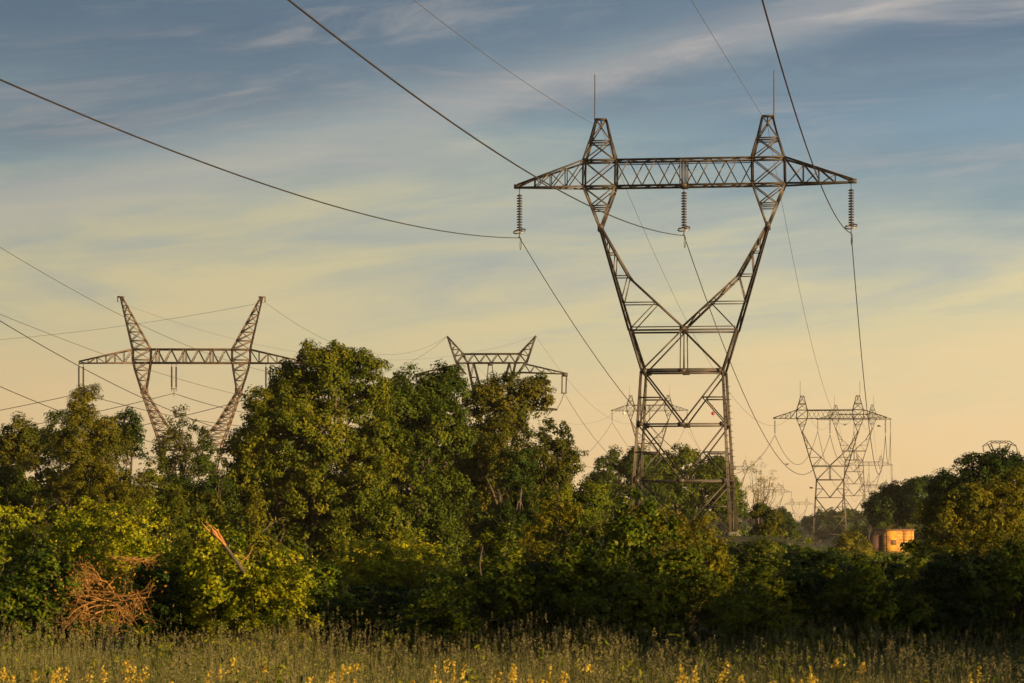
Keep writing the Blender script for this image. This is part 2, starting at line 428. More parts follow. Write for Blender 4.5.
def cat_pylon(u, vcrown, D, label, group, rz, ext=None, name='pylon', ground=None, detail=True, th=1.0):
    x0 = (u - CX) * D / FPX
    zc = CAMZ + (HOR - vcrown) * D / FPX
    g = float(tz(x0, D)) if ground is None else ground
    if ext is None: ext = max(0, zc - 29.48 - g)
    g = zc - 29.48 - ext
    root = thing(name, label, 'pylon', (x0, D, g), rz, group)
    CHt, BRt, SMt = CH*th, BR*th, SM*th
    E = ext
    # --- lower body
    mb = MB()
    lv = [zl(372), zl(425), zl(481), .25]
    if E > 1.5:
        n = max(1, round(E / 5)); lv[-1] = 0.0
        lv += [-(E - .25) * (i + 1) / n for i in range(n)]
    elif E > 0: lv[-1] = .25 - E
    zb = lv[-1] - .35
    for f in (-1, 1):
        pt = lambda x, z: (x, f * dep(z), z + E)
        for s in (-1, 1):
            mb.angle(pt(s*legw(lv[0]), lv[0]), pt(s*legw(0), 0), CHt*1.15) if E <= 1.5 else mb.angle(pt(s*legw(lv[0]), lv[0]), pt(s*legw(zb), zb), CHt*1.15)
            if E <= 1.5: mb.angle(pt(s*legw(0), 0), pt(s*legw(zb), zb), CHt*1.15)
            for a, b in zip(lv[:-1], lv[1:]):
                mb.angle(pt(s*legw(a), a), pt(0, b), BRt*1.1)
                zm = (a + b) / 2
                mb.angle(pt(s*legw(zm), zm), pt(s*legw(a)/2, zm), SMt*1.35)
                mb.angle(pt(s*legw(a)/2, zm), pt(s*legw(b), b), SMt)
        for b in lv[:-1]: mb.bar(pt(-legw(b), b), pt(legw(b), b), BRt*1.15)
        mb.bar(pt(-legw(lv[0]), lv[0] + .12), pt(legw(lv[0]), lv[0] + .12), BRt)
    for s in (-1, 1):
        for i, (a, b) in enumerate(zip(lv[:-1], lv[1:])):
            A1, A2 = (s*legw(a), -dep(a), a+E), (s*legw(a), dep(a), a+E)
            B1, B2 = (s*legw(b), -dep(b), b+E), (s*legw(b), dep(b), b+E)
            mid = (s*legw(b), 0, b+E)
            mb.angle(A1, mid, SMt); mb.angle(A2, mid, SMt)
            mb.bar(A1, A2, SMt)
            zm = (a+b)/2
            for f in (-1, 1):
                mb.angle((s*legw(zm), f*dep(zm), zm+E), (s*(legw(a)+legw(b))/2, f*dep(a)/2, zm+E), SMt*.9)
    if detail:
        for f in (-1, 1):
            for b in lv[:-1]:
                y_ = f * (dep(b) + .07)
                mb.box((0, y_, b + E), (.5, .03, .24))
                for s in (-1, 1): mb.box((s*(legw(b) - .22), y_, b + E), (.34, .03, .30))
            for z in np.arange(1.6, 11, .45): mb.bar((legw(z) + .05, f * dep(z), z), (legw(z) + .24, f * dep(z), z), .035)
    mb.build('lower_body', STEEL, root)
    for sx in (-1, 1):
        for f in (-1, 1):
            ft = MB(); c = (sx*legw(zb), f*dep(zb), zb+E)
            ft.lathe([(.001, .42), (.26, .4), (.34, .32), (.38, -1.2), (.001, -1.2)], c, 10); ft.build('footing', CONC, root)
    # --- V body
    mb = MB()
    zw = zl(227)
    out = lambda z: float(np.interp(z, [zl(372), zl(331), zw], [2.86, 3.78, 5.95]))
    inn = lambda z: float(np.interp(z, [zl(328), zl(278), zw], [0, 3.81, 5.85]))
    lvl = [zl(331), zl(303), zl(276), zl(253), zw]
    for f in (-1, 1):
        pt = lambda x, z: (x, f * dep(z), z + E)
        z1, z2 = zl(331), zl(372)
        mb.bar(pt(-3.78, z1), pt(3.78, z1), BRt*1.25); mb.bar(pt(-3.7, z1+.22), pt(3.7, z1+.22), SMt)
        mb.bar(pt(-.12, z1), pt(-.12, z2), SMt); mb.bar(pt(.12, z1), pt(.12, z2), SMt)
        for s in (-1, 1):
            mb.angle(pt(s*3.78, z1), pt(s*2.86, z2), CHt*1.1)
            mb.angle(pt(0, z1), pt(s*2.86, z2), BRt*1.15)
            mb.angle(pt(s*3.78, z1), pt(s*5.95, zw), CHt)
            mb.angle(pt(s*.0, zl(328)), pt(s*3.81, zl(278)), CHt*.9)
            mb.angle(pt(s*3.81, zl(278)), pt(s*5.85, zw), CHt*.9)
            for k, z in enumerate(lvl[1:-1]):
                mb.angle(pt(s*out(z), z), pt(s*inn(z), z), SMt)
                zd = lvl[k]
                mb.angle(pt(s*inn(z), z), pt(s*out(zd), zd), SMt)
            z = zl(240); mb.angle(pt(s*inn(z), z), pt(s*out(lvl[3]), lvl[3]), SMt*.9)
    for s in (-1, 1):
        prev = None
        zz = np.linspace(zl(372), zw, 8)
        for k, z in enumerate(zz):
            a = (s*out(z), -dep(z), z+E); b = (s*out(z), dep(z), z+E)
            mb.bar(a, b, SMt*.8)
            if prev: mb.angle(prev[k % 2], (a, b)[(k+1) % 2], SMt*.8)
            prev = (a, b)
        zz = np.linspace(zl(328), zw, 8); prev = None
        for k, z in enumerate(zz):
            a = (s*inn(z), -dep(z), z+E); b = (s*inn(z), dep(z), z+E)
            mb.bar(a, b, SMt*.8)
            if prev: mb.angle(prev[k % 2], (a, b)[(k+1) % 2], SMt*.8)
            prev = (a, b)
        mb.box((s*5.9, 0, zw+E), (.34, 1.25, .5))
    mb.box((0, 0, zl(330)+E), (.4, 2.95, .4))
    mb.build('v_frame', STEEL, root)
    # --- columns through the crossarm and peaks
    zbm, ztm = 24.68, 26.52
    for s in (-1, 1):
        mb = MB()
        w = lambda z: np.interp(z, [zw, zbm, ztm, 27.93, 29.48], [0.06, 1.14, 1.14, .73, .36])
        c = 5.97
        xc = lambda z: float(np.interp(z, [zw, zbm, 29.48], [5.9, 5.97, 5.88]))
        levels = [zw, (zw + zbm) / 2 + .1, zbm, ztm, 27.93, 29.48]
        for f in (-1, 1):
            pt = lambda e, z: (s*(xc(z) + e*w(z)), f*dep(z), z+E)
            for a, b in zip(levels[:-1], levels[1:]):
                mb.angle(pt(-1, a), pt(-1, b), CHt*.85); mb.angle(pt(1, a), pt(1, b), CHt*.85)
                if a > zw:
                    mb.angle(pt(-1, a), pt(1, b), SMt); mb.angle(pt(1, a), pt(-1, b), SMt)
                mb.bar(pt(-1, b), pt(1, b), BRt*.9)
            z = levels[1] - .28; mb.bar(pt(-1, z), pt(1, z), SMt)
            z = 27.75; mb.bar(pt(-1, z), pt(1, z), SMt)
        for e in (-1, 1):
            for k, (a, b) in enumerate(zip(levels[:-1], levels[1:])):
                fr = (s*(xc(a)+e*w(a)), -dep(a), a+E); bk = (s*(xc(b)+e*w(b)), dep(b), b+E)
                mb.angle(fr, bk, SMt*.9)
                mb.bar((s*(xc(b)+e*w(b)), -dep(b), b+E), bk, SMt)
        mb.bar((s*5.5, 0, 29.5+E), (s*6.3, 0, 29.5+E), .16)
        mb.bar((s*5.88, 0, 29.4+E), (s*5.88, 0, 28.9+E), .09)
        mb.build('peak', STEEL, root)
        rd = MB(); rd.tube([(s*6.33, 0, 28.9+E), (s*6.33, 0, 32.7+E)], [.05*th, .035*th], 6); rd.build('lightning_rod', STEEL, root)
    # --- crossarm
    mb = MB()
    for f in (-1, 1):
        pt = lambda x, z: (x, f*.8, z+E)
        mb.angle(pt(-7.1, zbm), pt(7.1, zbm), CHt*.85); mb.angle(pt(-7.1, ztm), pt(7.1, ztm), CHt*.85)
        mb.bar(pt(-4.9, ztm-.16), pt(4.9, ztm-.16), SMt*.8)
        n = 10; xs = np.linspace(-4.83, 4.83, n+1)
        for i in range(n):
            za, zb_ = (zbm, ztm) if (i + (f > 0)) % 2 == 0 else (ztm, zbm)
            mb.angle(pt(xs[i], za), pt(xs[i+1], zb_), SMt)
        for x in (-.22, 0, .22): mb.bar(pt(x, zbm), pt(x, ztm), SMt)
        for s in (-1, 1):
            tp = lambda q, top: (s*(7.1 + 4.75*q), f*(.8 - .68*q), (ztm + (24.95-ztm)*q if top else zbm + .07*q) + E)
            mb.angle(tp(0, 1), tp(1, 1), CHt*.8); mb.angle(tp(0, 0), tp(1, 0), CHt*.8)
            qs = [0, .27, .5, .74, 1]
            for i in range(1, 4):
                mb.angle(tp(qs[i], 0), tp(qs[i], 1), SMt)
            for i in range(4):
                mb.angle(tp(qs[i], 1), tp(qs[i+1], 0), SMt)
                if i < 3 and f > 0: mb.angle(tp(qs[i], 0), tp(qs[i+1], 1), SMt*.9)
    for zz_ in (zbm, ztm):
        xs = np.linspace(-7.1, 7.1, 15)
        for i in range(14):
            sgn = 1 if i % 2 else -1
            mb.angle((xs[i], -.8*sgn, zz_+E), (xs[i+1], .8*sgn, zz_+E), SMt*.8)
    for s in (-1, 1):
        for q in (.27, .5, .74):
            mb.bar((s*(7.1+4.75*q), -(.8-.68*q), zbm+.07*q+E), (s*(7.1+4.75*q), (.8-.68*q), zbm+.07*q+E), SMt*.8)
        mb.box((s*11.85, 0, 24.83+E), (.5, .34, .3))
    mb.box((0, 0, zbm - .02 + E), (.5, 1.7, .22))
    mb.build('crossarm', STEEL, root)
    # --- insulators
    strings(root, [(-11.72, 0), (0, 0), (11.72, 0)], ext=E, n=14 if detail else 10, disc=.21*th, ring=detail)
    ca, sa = math.cos(rz), math.sin(rz)
    def wp(x, z): return np.array([x0 + x*ca, D + x*sa, g + E + z])
    return dict(root=root, c=[wp(x, 24.68-3.5) for x in (-11.72, 0, 11.72)], e=[wp(s*5.88, 28.9) for s in (-1, 1)], wp=wp)

RZ = -R(8.0)
GA = 'steel lattice pylons of the right hand line'
GB = 'faded lattice pylons of the far line'
P1 = cat_pylon(684, 118, 200, 'tall dark lattice pylon nearest the viewer, with three ringed insulator strings', GA, RZ)
P2 = cat_pylon(830, 396, 604, 'mid sized lattice pylon right of the tallest one, clear above low bushes', GA, RZ, detail=False)
P3 = cat_pylon(854, 405, 920, 'lattice pylon directly behind the mid sized one, its crossarm overlapping the nearer crossarm', GA, RZ, detail=False)
P8 = cat_pylon(869, 456, 1440, 'small lattice pylon seen between and below the legs of the two overlapping pylons', GA, RZ, detail=False)
P9 = cat_pylon(877, 480, 1900, 'tiniest faint lattice pylon peeping over the dark treeline beside the overlapping pylons', GA, RZ, detail=False)
P4 = cat_pylon(649.5, 395.5, 883, 'faint lattice pylon seen through the legs of the tallest pylon, above the round green trees', GB, RZ, detail=False)
P5 = cat_pylon(733.4, 460.5, 1455, 'faint pylon half hidden behind the thin bare tree beside the tallest pylon', GB, RZ, detail=False)
P6 = cat_pylon(773.5, 485, 1850, 'very small faint pylon over the brown treetop, second smallest of the far row', GB, RZ, detail=False)
P7 = cat_pylon(799.4, 498.5, 2320, 'smallest and lowest faint pylon of the far row, just above the treeline', GB, RZ, detail=False)
# a red ball hung on the nearest pylon, a pale one on the arm of the far one
mb = MB(); c = P1['wp'](0, 0); 
loc = P(714.8, 414.8, 200) - np.array(P1['root'].location)
lx = loc[0] * math.cos(-RZ) - 0; 
mb.lathe([(.125*math.sin(t), -.125*math.cos(t)) for t in np.linspace(.02, math.pi-.02, 9)], (loc[0]/math.cos(RZ), -dep(8.9)+.1, loc[2]), 12)
mb.tube([(loc[0]/math.cos(RZ), -dep(8.9)+.1, loc[2]+.1), (loc[0]/math.cos(RZ), -dep(8.9)+.02, loc[2]+.62)], .018, 5)
o = mb.build('marker_ball', REDP, P1['root'], True); o['label'] = 'small red ball hanging under a strut'
mb = MB(); mb.lathe([(.42*math.sin(t), -.42*math.cos(t)) for t in np.linspace(.02, math.pi-.02, 9)], (-7.9, -.9, P4['wp'](0, 24.68)[2] - P4['root'].location[2] - .75), 12)
o = mb.build('marker_ball', WHITEP, P4['root'], True); o['label'] = 'pale round ball under the left arm'

# ---------------------------------------------------------------- pylon with long slanted ears on the left
def eared_pylon():
    D, u = 308.0, 191.5; k = D / FPX
    x0 = (u - CX) * k; g = float(tz(x0, D))
    root = thing('pylon', 'rusty lattice pylon with two long slanted ears, rising behind the left trees', 'pylon', (x0, D, g), R(1.5))
    Zp = lambda v: CAMZ + (HOR - v) * k - g
    d = lambda z: float(np.interp(z, [0, Zp(470), Zp(445), Zp(390), Zp(363), Zp(348), Zp(297)], [3.2, 1.7, 1.3, .5, .7, .7, .12]))
    xb, xa = 40.5 * k, 58.5 * k           # inner and outer face of the columns at beam level
    zb, zt, zw = Zp(363), Zp(349.5), Zp(391)
    xw = 47 * k
    def lat(mb, fo, fi, z0, z1, n, s, f, w=.08, ch=.15, X=True):
        zs = np.linspace(z0, z1, n + 1)
        for a, b in zip(zs[:-1], zs[1:]):
            p = lambda fn, z: (s*fn(z), f*d(z), z)
            mb.angle(p(fo, a), p(fo, b), ch); mb.angle(p(fi, a), p(fi, b), ch)
            mb.angle(p(fo, a), p(fi, b), w)
            if X: mb.angle(p(fi, a), p(fo, b), w)
            mb.bar(p(fo, b), p(fi, b), w)
    # legs
    mb = MB(); zl0 = Zp(470); wl = 24*k
    for f in (-1, 1):
        for s in (-1, 1):
            mb.angle((s*wl, f*d(zl0), zl0), (s*3.1, f*d(0), -.3), .2)
            mb.angle((s*wl, f*d(zl0), zl0), (0, f*d(3.4), 3.4), .1); mb.angle((s*2.85, f*d(3.4), 3.4), (0, f*d(0), .2), .1)
        mb.bar((-wl, f*d(zl0), zl0), (wl, f*d(zl0), zl0), .13); mb.bar((-2.85, f*d(3.4), 3.4), (2.85, f*d(3.4), 3.4), .12)
    mb.build('lower_body', STEEL2, root)
    mb = MB(); zc = Zp(450)
    fo = lambda z: float(np.interp(z, [zl0, zc, zw], [wl, 29*k, xw + .3])); fi = lambda z: float(np.interp(z, [zc, Zp(424), zw], [4*k, 17*k + .9, xw - .15]))
    for f in (-1, 1):
        for s in (-1, 1):
            lat(mb, fo, fi, zc, zw, 9, s, f)
            mb.angle((s*29*k, f*d(zc), zc), (s*wl, f*d(zl0), zl0), .17)
            mb.angle((0, f*d(zc), zc), (s*wl, f*d(zl0), zl0), .1)
        mb.bar((-29*k, f*d(zc), zc), (29*k, f*d(zc), zc), .14)
    for s in (-1, 1):
        for i, z in enumerate(np.linspace(zc, zw, 9)):
            mb.bar((s*fo(z), -d(z), z), (s*fo(z), d(z), z), .07); mb.bar((s*fi(z), -d(z), z), (s*fi(z), d(z), z), .07)
        mb.box((s*xw, 0, zw), (.75, 1.1, .6))
    mb.build('v_frame', STEEL2, root)
    for s in (-1, 1):
        mb = MB()
        for f in (-1, 1):
            lat(mb, lambda z: float(np.interp(z, [zw, zb, zt], [xw+.3, xa, xa])), lambda z: float(np.interp(z, [zw, zb, zt], [xw-.2, xb, xb])), zw, zt, 4, s, f)
            lat(mb, lambda z: float(np.interp(z, [zt, Zp(297)], [xa, 71*k])), lambda z: float(np.interp(z, [zt, Zp(297)], [xb, 69*k])), zt, Zp(297), 6, s, f)
        for z in np.linspace(zw, Zp(300), 11):
            o_ = float(np.interp(z, [zw, zb, zt, Zp(297)], [xw+.3, xa, xa, 71*k])); i_ = float(np.interp(z, [zw, zb, zt, Zp(297)], [xw-.2, xb, xb, 69*k]))
            mb.bar((s*o_, -d(z), z), (s*o_, d(z), z), .07); mb.bar((s*i_, -d(z), z), (s*i_, d(z), z), .07)
        mb.bar((s*67*k, 0, Zp(297)), (s*74*k, 0, Zp(297)), .18); mb.bar((s*73.5*k, 0, Zp(297)), (s*73.5*k, 0, Zp(302)), .12)
        mb.build('ear', STEEL2, root)
    mb = MB()
    for f in (-1, 1):
        mb.angle((-xa, f*.7, zb), (xa, f*.7, zb), .17); mb.angle((-xa, f*.7, zt), (xa, f*.7, zt), .17)
        n = 12; xs = np.linspace(-xb, xb, n+1)
        for i in range(n):
            a, b = (zb, zt) if (i) % 2 == 0 else (zt, zb)
            mb.angle((xs[i], f*.7, a), (xs[i+1], f*.7, b), .09)
            if i % 4 == 1: mb.bar((xs[i]-.15, f*.7, zb), (xs[i]-.15, f*.7, zt), .08); mb.bar((xs[i]+.15, f*.7, zb), (xs[i]+.15, f*.7, zt), .08)
        for s in (-1, 1):
            L = 112*k - xa
            tp = lambda q, top: (s*(xa + L*q), f*(.7-.6*q), (zt + (zb+.15-zt)*q if top else zb - .05*q))
            mb.angle(tp(0, 1), tp(1, 1), .15); mb.angle(tp(0, 0), tp(1, 0), .15)
            qs = np.linspace(0, 1, 7)
            for i in range(6):
                mb.angle(tp(qs[i], i % 2 == 0), tp(qs[i+1], i % 2 == 1), .08)
                mb.angle(tp(qs[i+1], 0), tp(qs[i+1], 1), .07)
    xs = np.linspace(-xa, xa, 13)
    for z in (zb, zt):
        for i in range(12): mb.angle((xs[i], -.7 if i % 2 else .7, z), (xs[i+1], .7 if i % 2 else -.7, z), .07)
    mb.build('crossarm', STEEL2, root)
    strings(root, [(-110*k, 0, zb), (-17.5*k, 0, zb), (76.5*k, 0, zb)], n=16, length=3.1, double=True, disc=.11, ring=False)
    ca, sa = math.cos(R(1.5)), math.sin(R(1.5))
    wp = lambda x, z: np.array([x0 + x*ca, D + x*sa, g + z])
    return dict(c=[wp(x*k, zb-3.3) for x in (-110, -17.5, 76.5)], e=[wp(s*73.5*k, Zp(302)) for s in (-1, 1)])
PL = eared_pylon()

# ---------------------------------------------------------------- pylon with short ears and drooping arms behind the big trees
def horned_pylon():
    D, u = 450.0, 491.5; k = D / FPX
    x0 = (u - CX) * k; g = float(tz(x0, D)); rz = R(-5)
    root = thing('pylon', 'dark pylon with two short horns and drooping arms, rising behind the middle treetops', 'pylon', (x0, D, g), rz)
    Zp = lambda v: CAMZ + (HOR - v) * k - g
    # body
    mb = MB()
    zbt = Zp(363); zt = Zp(354)
    ww = lambda z: float(np.interp(z, [0, Zp(420), zbt], [4.2, 1.9, 24*k]))
    dd = lambda z: float(np.interp(z, [0, Zp(420), zbt, zt, Zp(336)], [3.8, 1.5, .8, .8, .12]))
    zs = np.linspace(0, Zp(420), 6)
    for f in (-1, 1):
        for s in (-1, 1):
            pt = lambda x, z: (s*x, f*dd(z), z)
            for a, b in zip(zs[:-1], zs[1:]):
                mb.angle(pt(ww(a), a), pt(ww(b), b), .24); mb.angle(pt(-ww(a), a), pt(ww(b), b), .13)
            zz = np.linspace(Zp(420), zbt, 5)
            inn = lambda z: float(np.interp(z, [Zp(420), zbt], [.3, 18*k]))
            for i, (a, b) in enumerate(zip(zz[:-1], zz[1:])):
                mb.angle(pt(ww(a), a), pt(ww(b), b), .22); mb.angle(pt(inn(a), a), pt(inn(b), b), .2)
                mb.angle(pt(ww(a), a), pt(inn(b), b), .11); mb.bar(pt(ww(b), b), pt(inn(b), b), .11)
        for z in list(zs[1:]): mb.bar((-ww(z), f*dd(z), z), (ww(z), f*dd(z), z), .14)
    for z in list(zs[1:]) + [Zp(395), zbt]:
        for s in (-1, 1): mb.bar((s*ww(z), -dd(z), z), (s*ww(z), dd(z), z), .12)
    mb.build('lower_body', STEEL, root)
    # bridge
    mb = MB(); xb = 30*k
    for f in (-1, 1):
        mb.angle((-xb, f*.8, zt), (xb, f*.8, zt), .22); mb.angle((-xb+.3, f*.8, zbt), (xb-.3, f*.8, zbt), .22)
        xs = np.linspace(-xb, xb, 11)
        for i in range(10):
            a, b = (zbt, zt) if i % 2 else (zt, zbt)
            mb.angle((xs[i], f*.8, a), (xs[i+1], f*.8, b), .12)
    xs = np.linspace(-xb, xb, 9)
    for i in range(8): mb.angle((xs[i], -.8 if i % 2 else .8, zbt), (xs[i+1], .8 if i % 2 else -.8, zbt), .1)
    mb.box((-.2, 0, zbt-.15), (.7, 1.2, .5))
    mb.build('bridge', STEEL, root)
    for s in (-1, 1):
        mb = MB(); tip = (s*44.5*k, 0, Zp(336))
        b0, b1 = (s*28*k, zt), (s*35*k, zbt)
        for f in (-1, 1):
            A = np.array((b0[0], f*.8, b0[1])); B = np.array((b1[0], f*.8, b1[1])); T = np.array(tip)
            mb.angle(A, T, .2); mb.angle(B, T, .2); mb.angle((s*24*k, f*.8, zbt), B, .16); mb.angle(A, B, .16)
            mb.angle((s*24*k, f*.8, zbt), A, .13); mb.angle(B, (s*26*k, f*1.0, Zp(374)), .2)
            for q0, q1 in ((0, .25), (.25, .5), (.5, .75)):
                mb.angle(A + (T-A)*q0, B + (T-B)*q1, .1); mb.bar(A + (T-A)*q1, B + (T-B)*q1, .1)
        mb.build('horn', STEEL, root)
        mb = MB()
        for f in (-1, 1):
            A = np.array((s*33*k, f*.8, Zp(364))); B = np.array((s*27*k, f*.9, Zp(372.5))); T = np.array((s*74*k, f*.12, Zp(373.6))); T2 = T - [0, 0, .12]
            mb.angle(A, T, .2); mb.angle(B, T2, .2); mb.angle(A, B, .15)
            for q in (.25, .5, .75): mb.angle(A+(T-A)*q, B+(T2-B)*q, .1); mb.angle(A+(T-A)*(q-.25), B+(T2-B)*q, .1)
        mb.box((s*73.5*k, 0, Zp(375)), (.9, .5, .6))
        mb.build('upper_arm', STEEL, root)
        mb = MB()
        for f in (-1, 1):
            A = np.array((s*1.9, f*1.4, Zp(403))); B = np.array((s*1.9, f*1.4, Zp(410))); T = np.array((s*66*k, f*.12, Zp(409.5)))
            mb.angle(A, T, .2); mb.angle(B, T - [0, 0, .1], .2)
            for q in (.2, .4, .6, .8): mb.angle(A+(T-A)*q, B+(T-B)*q, .1); mb.angle(A+(T-A)*(q-.2), B+(T-B)*q, .1)
        mb.build('lower_arm', STEEL, root)
        st = MB()
        for dx in (-.35, .35):
            st.tube([(s*73*k+dx, 0, Zp(376)), (s*72.5*k+dx*.9, .3, Zp(393))], .11, 6)
        st.bar((s*72.5*k-.5, .3, Zp(393.3)), (s*72.5*k+.5, .3, Zp(393.3)), .14); st.build('insulator_string', GLASSI, root)
        st = MB(); st.tube([(s*72.5*k, .3, Zp(393.3)), (s*70*k, .4, Zp(401)), (s*66*k, .1, Zp(408.6))], .05, 4); st.build('jumper_cable', WIREM, root)
    st = MB()
    for dx in (-.5, 0.5): st.tube([(-.2+dx*.6, 0, Zp(364)), (-.2+dx, .4, Zp(379))], .08, 5)
    st.build('insulator_string', GLASSI, root)
    wp = lambda x, z: np.array([x0 + x*math.cos(rz), D + x*math.sin(rz), g + z])
    return dict(up=[wp(s*72.5*k, Zp(393)) for s in (-1, 1)], lo=[wp(s*66*k, Zp(410)) for s in (-1, 1)], mid=wp(0, Zp(380)), e=[wp(s*44.5*k, Zp(336)) for s in (-1, 1)])
PC = horned_pylon()

def small_portal():
    D, u = 1000., 999.6; k = D / FPX
    x0 = (u - CX) * k; g = float(tz(x0, D))
    root = thing('pylon', 'small flat topped pylon with bent arms peeping over the right hand treetop', 'pylon', (x0, D, g), 0)
    Zp = lambda v: CAMZ + (HOR - v) * k - g
    mb = MB(); w = .2
    for f in (-.4, .4):
        mb.angle((-9.6*k, f, Zp(441)), (9.6*k, f, Zp(441)), w); mb.angle((-8.5*k, f, Zp(443)), (8.5*k, f, Zp(443)), w)
        xs = np.linspace(-9*k, 9*k, 9)
        for i in range(8): mb.angle((xs[i], f, Zp(443 if i % 2 else 441)), (xs[i+1], f, Zp(441 if i % 2 else 443)), .12)
        for s in (-1, 1):
            mb.angle((s*9.6*k, f, Zp(441)), (s*17*k, f*.3, Zp(446)), w); mb.angle((s*8.5*k, f, Zp(443.5)), (s*17*k, f*.3, Zp(446.6)), w)
            mb.angle((s*13*k, f, Zp(443.3)), (s*11*k, f, Zp(445)), .12)
    mb.build('crossarm', STEEL, root)
    mb = MB()
    for f in (-.5, .5):
        for s in (-1, 1):
            mb.angle((s*11.5*k, f, Zp(444.5)), (s*5.5*k, f, Zp(456)), w); mb.angle((s*9*k, f, Zp(443)), (s*3.5*k, f, Zp(456)), w)
            for v in (447, 450, 453): mb.angle((s*(11.5-(v-444.5)*.52)*k, f, Zp(v)), (s*(9-(v-443)*.42)*k, f, Zp(v-2)), .12)
            mb.angle((s*5.5*k, f, Zp(456)), (s*2.6, f*3, 0), w); mb.angle((s*5.5*k, f, Zp(456)), (-s*2.0, f*2, Zp(480)), w*.7)
    mb.build('lower_body', STEEL, root)
    for x, v0, v1 in ((-16.6, 446.5, 452), (0, 443.5, 449.3), (17, 447, 452)):
        st = MB(); st.tube([(x*k, 0, Zp(v0)), ((x+.5)*k, 0, Zp(v1))], .17, 6); st.build('insulator_string', GLASSI, root)
small_portal()

# ---------------------------------------------------------------- wires
def span(a, b, sag, n=40, t0=0., t1=1.):
    t = np.linspace(t0, t1, n)[:, None]
    p = a + (b - a) * t
    p[:, 2] -= (4 * sag * t * (1 - t))[:, 0]
    return p

def fit_wire(A, near_xy, pix, n=60, wpin=30.):
    """straight in plan from A to near_xy; height a parabola through the attachment and the points where it is seen"""
    A = np.asarray(A, float); B = np.array(near_xy, float); d = B - A[:2]
    S, Zs, W = [0.], [A[2]], [wpin]
    for u, v in pix:
        m = (u - CX) / FPX
        s = (m * A[1] - A[0]) / (d[0] - m * d[1])
        y = A[1] + d[1] * s
        S.append(s); Zs.append(CAMZ + (HOR - v) * y / FPX); W.append(1.)
    S = np.array(S); M = np.stack([np.ones_like(S), S, S*S], 1) * np.array(W)[:, None]
    co_, *_ = np.linalg.lstsq(M, np.array(Zs) * np.array(W), rcond=None)
    s = np.linspace(0, 1, n)
    print('wire fit', [round(float(c), 2) for c in co_], 'end z', round(float(co_.sum()), 1))
    return np.stack([A[0] + d[0]*s, A[1] + d[1]*s, co_[0] + co_[1]*s + co_[2]*s*s], 1)

def wire(pts, rad, label, mat=WIREM, group=None, name='power_line', cat='cable'):
    mb = MB(); pts = np.asarray(pts)
    r = np.array([rad * max(1, min(2.4, (p[1] / 200.) ** .55 if p[1] > 0 else 1)) for p in pts])
    mb.tube(pts, r, 6)
    o = mb.build(name, mat, None, True)
    return tag(o, label, cat, group)

TS = math.tan(R(8.3))
def near_xy(A, y=-120., t=TS): return (A[0] - (A[1] - y) * t, y)
nearpix = [[(0, 82), (100, 119), (220, 169), (350, 211), (442, 231)],
           [(287, 0), (400, 84), (512, 162.5), (575, 198), (644, 229)],
           [(762, 0), (784.5, 77.5), (812, 160), (827, 199), (842, 228)]]
lab = ['thick dark cable from the left edge to the left insulator of the tallest pylon',
       'thick dark cable from the top edge to the middle insulator of the tallest pylon',
       'thick dark cable steeply down to the right insulator of the tallest pylon']
for i in range(3):
    A = P1['c'][i]
    nr = fit_wire(A, near_xy(A), nearpix[i])[::-1]
    # behind the last seen point continue evenly
    pts = np.concatenate([nr, span(P1['c'][i], P2['c'][i], 12.3)[1:], span(P2['c'][i], P3['c'][i], 8.5)[1:], span(P3['c'][i], P8['c'][i], 12)[1:], span(P8['c'][i], P9['c'][i], 10)[1:]])
    wire(pts, .031, lab[i])
epix = [[(414, 0), (512, 74), (560, 104)], [(691, 0), (727, 57.5), (750, 97)]]
lab = ['thin pale wire from the top edge to the left peak of the tallest pylon', 'thin pale wire from the top edge to the right peak of the tallest pylon']
for i in range(2):
    A = P1['e'][i]
    nr = fit_wire(A, near_xy(A), epix[i])[::-1]
    pts = np.concatenate([nr, span(A, P2['e'][i], 12.2)[1:], span(P2['e'][i], P3['e'][i], 7)[1:], span(P3['e'][i], P8['e'][i], 10)[1:], span(P8['e'][i], P9['e'][i], 8)[1:]])
    wire(pts, .014, lab[i], WIRET)
lab = ['faint sagging cable on the left insulators of the far row of pylons', 'faint sagging cable on the middle insulators of the far row of pylons', 'faint sagging cable on the right insulators of the far row of pylons']
for i, st in enumerate([PC['up'][0], PC['mid'], PC['up'][1]]):
    wire(np.concatenate([span(st, P4['c'][i], 14), span(P4['c'][i], P5['c'][i], 14)[1:], span(P5['c'][i], P6['c'][i], 10)[1:], span(P6['c'][i], P7['c'][i], 10)[1:]]), .022, lab[i])
lab = ['faint thin wire on the left peaks of the far row of pylons', 'faint thin wire on the right peaks of the far row of pylons']
for i in range(2):
    wire(np.concatenate([span(PC['e'][i], P4['e'][i], 11), span(P4['e'][i], P5['e'][i], 11)[1:], span(P5['e'][i], P6['e'][i], 8)[1:], span(P6['e'][i], P7['e'][i], 8)[1:]]), .012, lab[i], WIRET)
